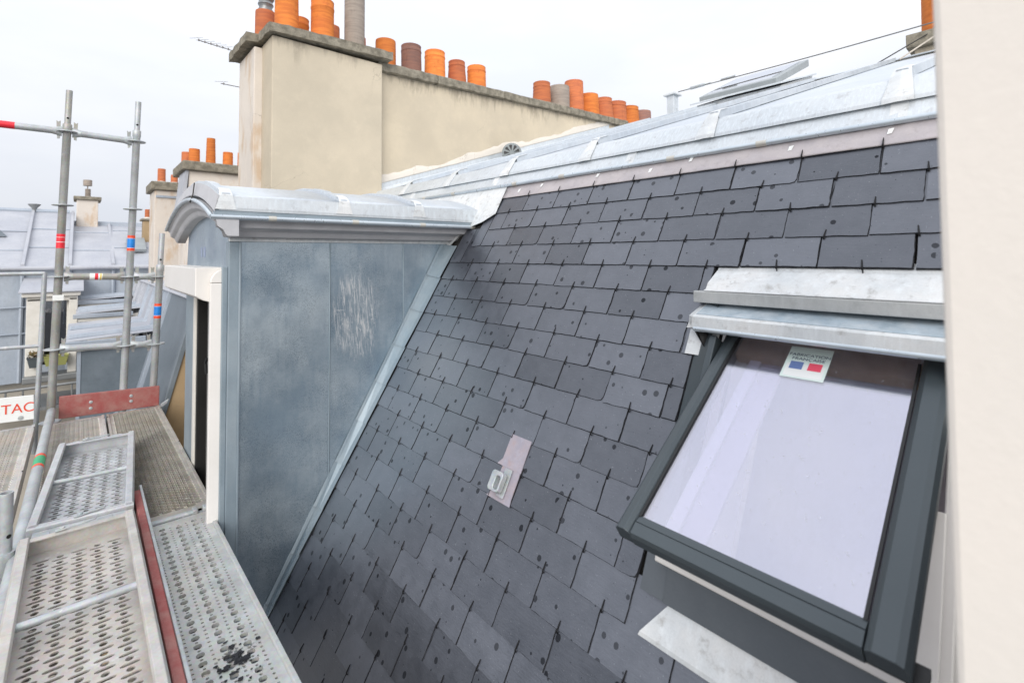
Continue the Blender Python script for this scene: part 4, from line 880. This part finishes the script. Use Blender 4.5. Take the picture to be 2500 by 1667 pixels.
TR = .02415
def rosette(parent, c):
    g = MB(); prof = [(TR, -.004), (.058, -.0045), (.061, -.002), (.061, .002), (.058, .0045), (TR, .004)]; g.lathe(prof, c, 24); g.build('rosette', M['galv'], parent, bevel=0)
def sticker(parent, a, b, mats, r=TR+.0006):
    a, b = Vector(a), Vector(b); zs = [m[1] for m in mats]; tot = sum(zs); k = 0
    for m, hh in mats:
        g = MB(); g.path([a.lerp(b, k/tot), a.lerp(b, (k+hh)/tot)], r, 18, False); g.build('label_band', M[m], parent); k += hh
def post(label, top, bot, ros, zt_spig=None, mat='galv', coll=True):
    top, bot = Vector(top), Vector(bot); t = thing('scaffold_post', label, 'scaffold post', bot, 'upright scaffold tubes')
    P = lambda z: bot.lerp(top, (z-bot.z)/(top.z-bot.z))
    g = MB()
    if zt_spig is not None:
        zs_ = zt_spig; g.path([bot, P(zs_-.05), P(zs_-.045), P(zs_), P(zs_+.004)], [TR, TR, TR*1.12, TR*1.12, TR], 18)
        g.build('tube', M[mat], t); g = MB(); g.path([P(zs_-.01), P(zs_+.02), P(zs_+.05), top], [.0185,.0185,.0192,.0192], 16, False); g.path([top, top-Vector((0,0,.03))], .0165, 16); g.build('spigot', M['galv_light'] if mat == 'galv' else M[mat], t)
        h = P(zs_+.045); g = MB(); vd = Vector((-h.x, -h.y, 0)).normalized(); g.path([h+vd*.0188, h+vd*.0198], .0075, 12); g.build('pin_hole', M['dark'], t)
    else:
        g.path([bot, top], TR, 18); g.build('tube', M[mat], t)
    for z in ros: rosette(t, P(z))
    return t, P
pA, PA = post('weathered scaffold post with the red label, nearest the left edge', (-.074,4.75,1.217), (-.150,4.75,-1.9), (.912,.378,-.135,-.649,-1.158), .965, 'galv_old')
pB, PB = post('scaffold post with blue label, second from the left', (.329,4.75,1.215), (.250,4.75,-1.9), (.900,.372,-.148,-.670,-1.18), .985)
pC, PC = post('short scaffold post with low blue label beside the dormer', (.497,4.75,.19), (.430,4.75,-1.9), (-.154,-.681,-1.2), -.065)
sticker(pA, PA(.068), PA(.170), [('st_red', 3), ('st_white', .25), ('st_red', 2.2), ('st_white', .18), ('st_red', 1.6)])
sticker(pB, PB(.050), PB(.168), [('st_orange', 1.2), ('st_white', .12), ('st_blue', 4), ('st_white', .12), ('st_orange', 1.2)])
sticker(pC, PC(-.482), PC(-.366), [('st_orange', 1.2), ('st_white', .12), ('st_blue', 4), ('st_white', .12), ('st_orange', 1.2)])
g = MB(); g.box(-.135, -.075, 4.712, 4.718, -.305, -.265); g.build('plate_tag', M['st_white'], pA, bevel=.004)
def ledger(label, a, b, mat='galv', heads=(1, 1)):
    a, b = Vector(a), Vector(b); d = (b-a).normalized(); t = thing('scaffold_ledger', label, 'scaffold tube', a, 'horizontal scaffold tubes')
    a1 = a+d*(.075 if heads[0] else 0); b1 = b-d*(.075 if heads[1] else 0)
    g = MB(); g.path([a1, b1], TR, 16); g.build('tube', M[mat], t)
    for h, p, e in ((heads[0], a, d), (heads[1], b, -d)):
        if not h: continue
        side = e.cross(Vector((0,0,1))).normalized(); g = MB(); rows = []
        for u, hh, ww in ((.028,.036,.010),(.045,.034,.016),(.062,.028,.022),(.082,TR,TR)):
            c = p+e*u; rows.append([c+side*ww*cos(q)+Vector((0,0,hh*sin(q))) for q in [2*pi*k/12 for k in range(12)]])
        g.loft(rows, True, True); g.add(rows[0], [tuple(range(12))]); hd = g.build('ledger_head', M[mat], t)
        g = MB(); c = p+e*.047; g.extr([c+e*-.010+Vector((0,0,-.052)), c+e*.006+Vector((0,0,-.055)), c+e*.012+Vector((0,0,.078)), c+e*.002+Vector((0,0,.068)), c+e*-.012+Vector((0,0,.078))], side*.006); g.build('wedge', M['galv_old'], hd, bevel=.001)
    return t
ledger('top scaffold tube between the two tall posts', PA(.912), PB(.900))
ledT = ledger('top scaffold tube with red label running out at the left edge', PA(.912)+Vector((-.75,0,0)), PA(.912), 'galv', (0, 1))
q0 = PA(.912)+Vector((-.268,0,0)); sticker(ledT, q0, q0+Vector((-.10,0,0)), [('st_red', 1)])
ledM = ledger('tan dusty scaffold tube with small label at eye height between tall posts', PA(-.135), PB(-.148), 'galv_old')
q0 = PA(-.135).lerp(PB(-.148), .42); q1 = PA(-.135).lerp(PB(-.148), .60); sticker(ledM, q0, q1, [('st_white', 1.4), ('st_red', .9), ('st_white', .5), ('st_yellow', .4), ('st_white', .2)])
ledger('bright scaffold tube just above the red board between tall posts', PA(-.649), PB(-.670), 'galv_light')
ledger('short upper scaffold link between second and short post', PB(-.148), PC(-.154)); ledger('short lower scaffold link between second and short post', PB(-.670), PC(-.681))
tl = thing('scaffold_tube', 'grey tube with green label running along the left of the decks', 'scaffold tube', (-.14, 3, -1.1))
g = MB(); g.path([(-.126, 4.72, -1.075), (-.160, 2.3, -1.125), (-.172, 1.2, -1.145)], TR, 18); g.build('tube', M['galv'], tl)
ga, gb2 = Vector((-.126,4.72,-1.075)), Vector((-.160,2.3,-1.125)); sticker(tl, ga.lerp(gb2,.405), ga.lerp(gb2,.485), [('st_orange', .25), ('st_green', 1), ('st_orange', .25)])
ps = thing('scaffold_post', 'stub of a scaffold post with open end rising beside the overturned planks', 'scaffold post', (-.19, 2.62, -2.2), 'upright scaffold tubes')
g = MB(); g.lathe([(.0255,-1.1),(.0255,-.235),(.0285,-.230),(.0285,-.215),(.0205,-.214)], (-.186, 2.60, -.865), 20); g.build('tube', M['galv'], ps)
g = MB(); g.lathe([(.0205,-.23),(.0205,-.01),(.0212,-.004),(.0205,0),(.0165,0),(.016,-.1),(.001,-.1)], (-.186, 2.60, -.865), 20); g.build('spigot', M['galv'], ps)
vd = Vector((.55,-.83,0)).normalized(); h = Vector((-.186,2.60,-1.02)); g = MB(); g.path([h+vd*.0200, h+vd*.0212], .0075, 12); g.build('pin_hole', M['dark'], ps)
rosette(ps, Vector((-.186,2.60,-1.17)))
# clamp lugs at the decks' right edge
g = MB(); g.extr([(.476,2.60,DZ-.02),(.500,2.60,DZ-.01),(.512,2.60,DZ+.035),(.500,2.60,DZ+.055),(.482,2.60,DZ+.03)], (0,.012,0)); g.extr([(.486,2.605,DZ+.03),(.502,2.605,DZ+.035),(.502,2.605,DZ+.09),(.482,2.605,DZ+.09)], (0,.006,0)); tag(g.build('wedge_clamp', M['galv_light'], bevel=.002), 'small bright wedge clamp at the near corner of the tan deck', 'clamp')
g = MB(); g.extr([(.495,4.62,DZ-.01),(.535,4.62,DZ+.02),(.545,4.62,DZ+.05),(.520,4.62,DZ+.035),(.495,4.62,DZ+.02)], (0,.012,0)); tag(g.build('wedge_clamp', M['galv_light'], bevel=.002), 'small wedge clamp at the far right end of the red board', 'clamp')
# guard rail frame and sign on the left
gr = thing('guard_rail', 'slim grey guard rail frame at the left edge, left of the tall posts', 'guard rail', (-.21, 4.9, -1.2))
g = MB(); g.path([(-.185,4.9,-.105), (-.215,4.9,-1.4)], .0150, 12); g.build('upright', M['galv_light'], gr)
g = MB(); g.path([(-.186,4.9,-.113), (-1.3,4.9,-.113)], .0138, 12); g.build('rail', M['galv_light'], gr)
g = MB(); g.path([(-.198,4.9,-.635), (-1.3,4.9,-.605)], .0128, 12); g.build('rail', M['galv_light'], gr)
sg = thing('sign_board', 'white sign board with red capital letters TAC on the guard rail', 'sign', (-.4, 4.6, -1.08))
g = MB(); g.extr([(-.95,4.6,-1.045),(-.207,4.6,-1.083),(-.211,4.6,-.921),(-.95,4.6,-.885)], (0,.008,0)); g.build('panel', M['st_white'], sg, bevel=.003)
txt('TAC', .088, M['st_orange'], lambda x, y: Vector((-.366+x*.92, 4.598, -1.022+y-.02*x)), 'lettering', sg, 'LEFT')
g = MB(); g.lathe([(.014,0),(.014,.003),(.004,.004),(.001,.004)], (-.272,4.6,-1.06), 14, (0,-1,0)); g.build('rivet', M['galv'], sg)

# ================================================================== NEIGHBOURING ROOFS
def NP(y, z, o=0.): return Vector((.666+.25*(z+.65)-o, y, z))
nb = thing('neighbour_roof', 'neighbouring steep zinc mansard with batten seams beyond the scaffold', 'roof', (.2, 6, -2.5))
ys = [4.80, 6.12, 6.75, 7.4, 8.1, 8.8, 9.5, 10.0]
for i, (a, b) in enumerate(zip(ys[:-1], ys[1:])):
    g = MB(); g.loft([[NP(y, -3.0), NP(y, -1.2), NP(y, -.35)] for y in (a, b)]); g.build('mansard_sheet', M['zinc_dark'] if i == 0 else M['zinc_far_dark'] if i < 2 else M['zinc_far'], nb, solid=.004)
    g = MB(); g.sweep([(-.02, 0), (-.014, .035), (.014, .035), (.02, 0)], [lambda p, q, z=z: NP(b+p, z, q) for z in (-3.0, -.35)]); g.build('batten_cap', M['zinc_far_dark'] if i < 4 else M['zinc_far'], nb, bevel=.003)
    g = MB(); g.loft([[Vector((x, y, -.348+.27*(x-.72))) for x in (.70, 1.3, 2.4)] for y in (a, b)]); g.build('upper_sheet', M['zinc_far'], nb, solid=.004)
    g = MB(); g.sweep([(-.02, 0), (-.014, .035), (.014, .035), (.02, 0)], [lambda p, q, x=x: Vector((x, b+p, -.346+.27*(x-.72)+q)) for x in (.72, 2.4)]); g.build('upper_batten', M['zinc_far'], nb, bevel=.003)
g = MB(); g.path([(.735, 4.78, -.352), (.735, 10.0, -.352)], .018, 10); g.build('edge_roll', M['zinc_far'], nb)
gw = thing('gable_wall', 'tan rendered gable strip between the dormer front and the neighbouring zinc', 'wall', (.9, 4.77, -3))
g = MB(); g.extr([NP(4.74, -3.0, -.02), NP(4.74, -.37, -.02), Vector((1.1, 4.74, -.30)), Vector((1.1, 4.74, -3.0))], (0, .06, 0)); g.build('wall_body', M['tan'], gw)
g = MB(); g.extr([NP(4.725, -3.0, -.024), NP(4.725, -.36, -.024), NP(4.725, -.36, .014), NP(4.725, -3.0, .014)], (0, .09, 0)); g.build('edge_capping', M['zinc_dark'], gw, bevel=.004)
def lean_dormer(label, y0, y1, xf, zt, zb, mcheek, nb_=2):
    t = thing('side_dormer', label, 'dormer', (xf+.2, (y0+y1)/2, zb), 'dormers on the neighbouring roof')
    xb = .666+.25*(zt+.65)+.02
    g = MB(); g.extr([(xf+.09,y0,zb),(xb-.15,y0,zb),(xb,y0,zt-.06),(xf+.09,y0,zt-.105)], (0,.012,0)); g.build('cheek', mcheek, t)
    g = MB(); g.extr([(xf+.085,y0-.006,zb),(xf+.115,y0-.006,zb),(xf+.115,y0-.006,zt-.1),(xf+.085,y0-.006,zt-.1)], (0,.02,0)); g.build('corner_trim', M['zinc_far_dark'], t)
    g = MB(); g.extr([(xf+.09,y0+.02,zb),(xf+.09,y1,zb),(xf+.09,y1,zt-.1),(xf+.09,y0+.02,zt-.1)], (.02,0,0)); g.build('front', M['white_paint'], t)
    g = MB(); g.extr([(xf,y0-.05,zt-.035),(xb+.05,y0-.05,zt+.01),(xb+.05,y0-.05,zt+.022),(xf,y0-.05,zt-.02)], (0,y1-y0+.1,0)); g.build('roof_sheet', M['zinc_far'], t, bevel=.004)
    for k in range(nb_):
        yy = y0+(y1-y0)*(k+.15)/nb_
        g = MB(); g.sweep([(-.025, 0), (-.018, .04), (.018, .04), (.025, 0)], [lambda p, q, x=x, z=z: Vector((x, yy+p, z+q)) for x, z in ((xf+.02, zt-.018), (xb+.03, zt+.02))]); g.build('roof_batten', M['zinc_far_dark'], t, bevel=.004)
    g = MB(); g.box(xf-.03, xb-.1, y0-.075, y0-.045, zt-.085, zt-.030); g.build('gutter', M['zinc_far_dark'], t, bevel=.006)
    g = MB(); g.box(xf+.02, xb-.12, y0-.045, y0-.006, zt-.13, zt-.075); g.build('eaves_board', M['timber'] if y0 < 6.5 else M['white_paint'], t)
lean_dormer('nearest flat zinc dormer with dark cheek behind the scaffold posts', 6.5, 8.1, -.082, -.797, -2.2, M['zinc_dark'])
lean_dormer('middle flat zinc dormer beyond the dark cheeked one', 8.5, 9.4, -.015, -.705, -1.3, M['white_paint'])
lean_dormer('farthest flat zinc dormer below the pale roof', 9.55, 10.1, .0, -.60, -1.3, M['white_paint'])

fb = thing('far_building', 'pale zinc roofed building closing the view at left, with steep zinc walling', 'building', (-.5, 11, -17))
g = MB(); g.extr([(-9,10.2,-16.9),(4,10.2,-16.9),(4,10.2,-1.75),(-9,10.2,-1.75)], (0,5,0)); g.build('wall', M['facade'], fb)
xs = [-9, -6, -4.4, -3.2, -2.4, -1.75, -1.1, -.62, -.1, .42, .95, 1.5, 2.1, 3.0, 4.0]
for a, b in zip(xs[:-1], xs[1:]):
    g = MB(); g.loft([[Vector((x, 10.0, -1.8)), Vector((x, 10.12, -.16))] for x in (a, b)]); g.build('mansard_sheet', M['zinc_far_dark'], fb, solid=.006)
    zr_ = .815 if a < -.2 else .60
    g = MB(); g.loft([[Vector((x, 10.06, -.145)), Vector((x, 10.9, .24)), Vector((x, 12.0, zr_))] for x in (a, b)]); g.build('roof_sheet', M['zinc_far'], fb, solid=.006)
    g = MB(); g.sweep([(-.025, 0), (-.018, .045), (.018, .045), (.025, 0)], [lambda p, q, y=y, z=z: Vector((b+p, y, z+q)) for y, z in ((10.08, -.135), (12.0, zr_))]); g.build('roof_batten', M['zinc_far'], fb)
    g = MB(); g.path([(b, 9.99, -1.8), (b, 10.09, -.16)], .028, 8); g.build('wall_batten', M['zinc_far_dark'], fb)
g = MB(); g.path([(-9, 12.02, .83), (-.14, 12.02, .83)], .04, 10); g.build('ridge_roll', M['zinc_far_dark'], fb)
g = MB(); g.box(-.10, .98, 12.0, 12.2, .52, .68); g.build('lower_ridge', M['zinc_far_dark'], fb, bevel=.01)
g = MB(); g.path([(-9, 10.0, -.155), (4, 10.0, -.155)], .035, 10); g.build('eaves_roll', M['zinc_far'], fb)
for yy, zz2 in ((10.62, .112), (11.25, .43)):
    for a, b in zip(xs[3:-1], xs[4:]):
        g = MB(); g.path([(a+.03, yy+.1*((xs.index(a)) % 2), zz2+.008+.048*((xs.index(a)) % 2)), (b-.03, yy+.1*((xs.index(a)) % 2), zz2+.008+.048*((xs.index(a)) % 2))], .010, 6); g.build('sheet_lap', M['zinc_far_dark'], fb)
for xr in (-1.6, .62):
    g = MB(); g.extr([(xr, 10.5, .09), (xr+.26, 10.5, .09), (xr+.26, 10.95, .30), (xr, 10.95, .30)], (0, -.03, .05)); rl = g.build('rooflight', M['hatch_grey'], fb, bevel=.006)
    g = MB(); g.extr([(xr+.03, 10.51, .146), (xr+.23, 10.51, .146), (xr+.23, 10.88, .318), (xr+.03, 10.88, .318)], (0, -.002, .004)); g.build('pane', M['glass_dark'], rl)
g = MB(); g.add([(-1.06,11.05,.34),(-.86,11.05,.34),(-.96,11.05,.46),(-.96,11.3,.42)], [(0,1,2),(0,2,3),(1,3,2),(0,3,1)]); g.build('roof_vent', M['zinc_dark'], fb)
g = MB(); g.lathe([(.03,0),(.03,.05),(.085,.12),(.085,.13),(.001,.13)], (-.61, 12.0, .82), 14); g.build('vent_cowl', M['steel_grey'], fb)
for z in (-.72, -1.1):
    g = MB(); g.path([(-4, 9.99+.04*(z+1.8), z), (-.55, 9.99+.04*(z+1.8), z)], .012, 6); g.build('sheet_joint', M['zinc_far_dark'], fb)
wn_ = thing('dormer_window', 'white framed window with flower boxes on the far building', 'window', (-.27, 9.3, -1.6))
for a, b in ((-.525,-.36), (-.095,.0)):
    g = MB(); g.box(a, b, 9.28, 9.5, -1.62, -.56); g.build('pilaster', M['white_paint'], wn_, bevel=.01)
g = MB(); g.box(-.525, .0, 9.28, 10.0, -.60, -.535); g.box(-.57, .03, 9.22, 10.0, -.535, -.475); g.build('lintel', M['white_paint'], wn_, bevel=.012)
g = MB(); g.add([(-.60,9.18,-.47),(.06,9.18,-.47),(-.06,9.6,-.38),(-.50,9.6,-.38),(-.60,10.05,-.30),(.06,10.05,-.30)], [(0,1,2,3),(0,3,4),(1,5,2),(3,2,5,4)]); g.build('window_roof', M['zinc_far'], wn_, solid=.012)
g = MB(); g.box(-.36, -.095, 9.42, 9.44, -1.45, -.60); g.build('pane', M['glass_dark'], wn_)
g = MB(); g.box(-.38, -.08, 9.50, 9.52, -1.5, -.60); g.build('dark_room', M['dark'], wn_)
for x in (-.355, -.232, -.105):
    g = MB(); g.box(x-.012, x+.012, 9.39, 9.43, -1.45, -.60); g.build('window_bar', M['white_paint'], wn_, bevel=.004)
g = MB(); g.box(-.54, .02, 9.15, 9.5, -1.68, -1.60); g.build('sill', M['steel_grey'], wn_, bevel=.01)
for x0, x1, m_, lb in ((-.49,-.34,'planter_dark','dark trough planter with dry plant on the left of the far sill'), (-.33,-.09,'planter','olive green trough planter on the far window sill')):
    t = thing('planter', lb, 'planter', ((x0+x1)/2, 9.2, -1.6)); g = MB()
    g.loft([[Vector((x0+.02,9.14,-1.47)), Vector((x1-.02,9.14,-1.47)), Vector((x1-.02,9.26,-1.47)), Vector((x0+.02,9.26,-1.47))], [Vector((x0,9.12,-1.36)), Vector((x1,9.12,-1.36)), Vector((x1,9.28,-1.36)), Vector((x0,9.28,-1.36))], [Vector((x0-.01,9.11,-1.335)), Vector((x1+.01,9.11,-1.335)), Vector((x1+.01,9.29,-1.335)), Vector((x0-.01,9.29,-1.335))]], False, True); g.add([g.v[0], g.v[1], g.v[2], g.v[3]], [(0,1,2,3)]); g.build('trough', M[m_], t, solid=.006)
    g = MB(); rr = random.Random(int(x1*100))
    for k in range(60 if 'dry' in lb else 26):
        c = Vector((rr.uniform(x0+.01,x1-.01), rr.uniform(9.14,9.26), -1.36+rr.uniform(0,.09 if 'dry' in lb else .02))); d1 = Vector((rr.uniform(-1,1),rr.uniform(-1,1),rr.uniform(-.2,1))).normalized()*.03; d2 = d1.cross(Vector((rr.uniform(-1,1),rr.uniform(-1,1),1))).normalized()*.012
        g.add([c-d1, c+d2, c+d1, c-d2], [(0,1,2,3)])
    g.build('plant', M['leaf'], t)
g = MB()
for i in range(9): g.path([(-1.0+i*.16, 9.05, -1.98), (-1.0+i*.16, 9.05, -1.72)], .012, 6)
g.path([(-1.3,9.05,-1.72),(.25,9.05,-1.72)], .02, 6); g.box(-1.4, .3, 9.0, 9.9, -2.02, -1.98); tag(g.build('balcony_rail', M['steel_grey']), 'low grey metal ledge railing under the far window', 'railing')

def far_stack(name, label, x0, x1, y0, y1, zb, z0, z1, ov, pots, mat='plaster'):
    t = thing('chimney', label, 'chimney', ((x0+x1)/2, (y0+y1)/2, zb), 'distant chimneys at left')
    g = MB(); g.box(x0, x1, y0, y1, zb, z0); g.build('stack_body', M[mat], t, bevel=.01)
    g = MB(); g.box(x0-ov, x1+ov, y0-ov, y1+ov, z0, z1); g.build('stack_cap', M['coping'], t, bevel=.012)
    for x, y, r, zt, m_, tp in pots: pot(t, x, y, z1, zt, r, M[m_], tp, 0)
    return t
t = far_stack('a', 'cream chimney with three orange pots just left of the big stack', .985, 2.3, 7.0, 7.7, -.5, 1.055, 1.165, .07, [(1.075,7.22,.062,1.362,'pot1',.96),(1.035,7.5,.062,1.36,'pot2',.96),(1.252,7.2,.056,1.52,'pot1',.86),(1.447,7.2,.060,1.365,'pot1',.95),(1.62,7.2,.06,1.38,'pot1',.95)])
g = MB(); g.extr([(.90,6.98,.55),(.945,6.98,.55),(.985,6.98,1.05),(.955,6.98,1.05)], (0,.5,0)); g.build('corner_flashing', M['zinc_far'], t)
t = far_stack('b', 'cream chimney with two orange pots behind the dormer arch', .748, 1.2, 8.0, 8.6, -.6, .90, 1.015, .045, [(.840,8.2,.048,1.218,'pot2',.95),(.987,8.2,.043,1.148,'pot2',.97)])
g = MB(); g.box(.76, 1.15, 7.98, 8.0, .80, .83); g.build('iron_strap', M['zinc_far_dark'], t)
t = far_stack('c', 'lone cream chimney with a brown metal cowl between the scaffold posts', -.05, .255, 11.9, 12.45, .0, 1.065, 1.128, .045, [(.106,12.2,.042,1.30,'pot4',.98)])
g = MB(); g.lathe([(.008,0),(.008,.06),(.066,.06),(.066,.17),(.060,.17),(.001,.165)], (.10, 12.2, 1.30), 16); g.build('cowl', M['pot4'], t)
far_stack('d', 'tiny far chimney with one orange pot right of the second post', .87, 1.02, 11.0, 11.3, .1, .665, .705, .035, [(.937,11.1,.044,.878,'pot2',.95)], 'tan')
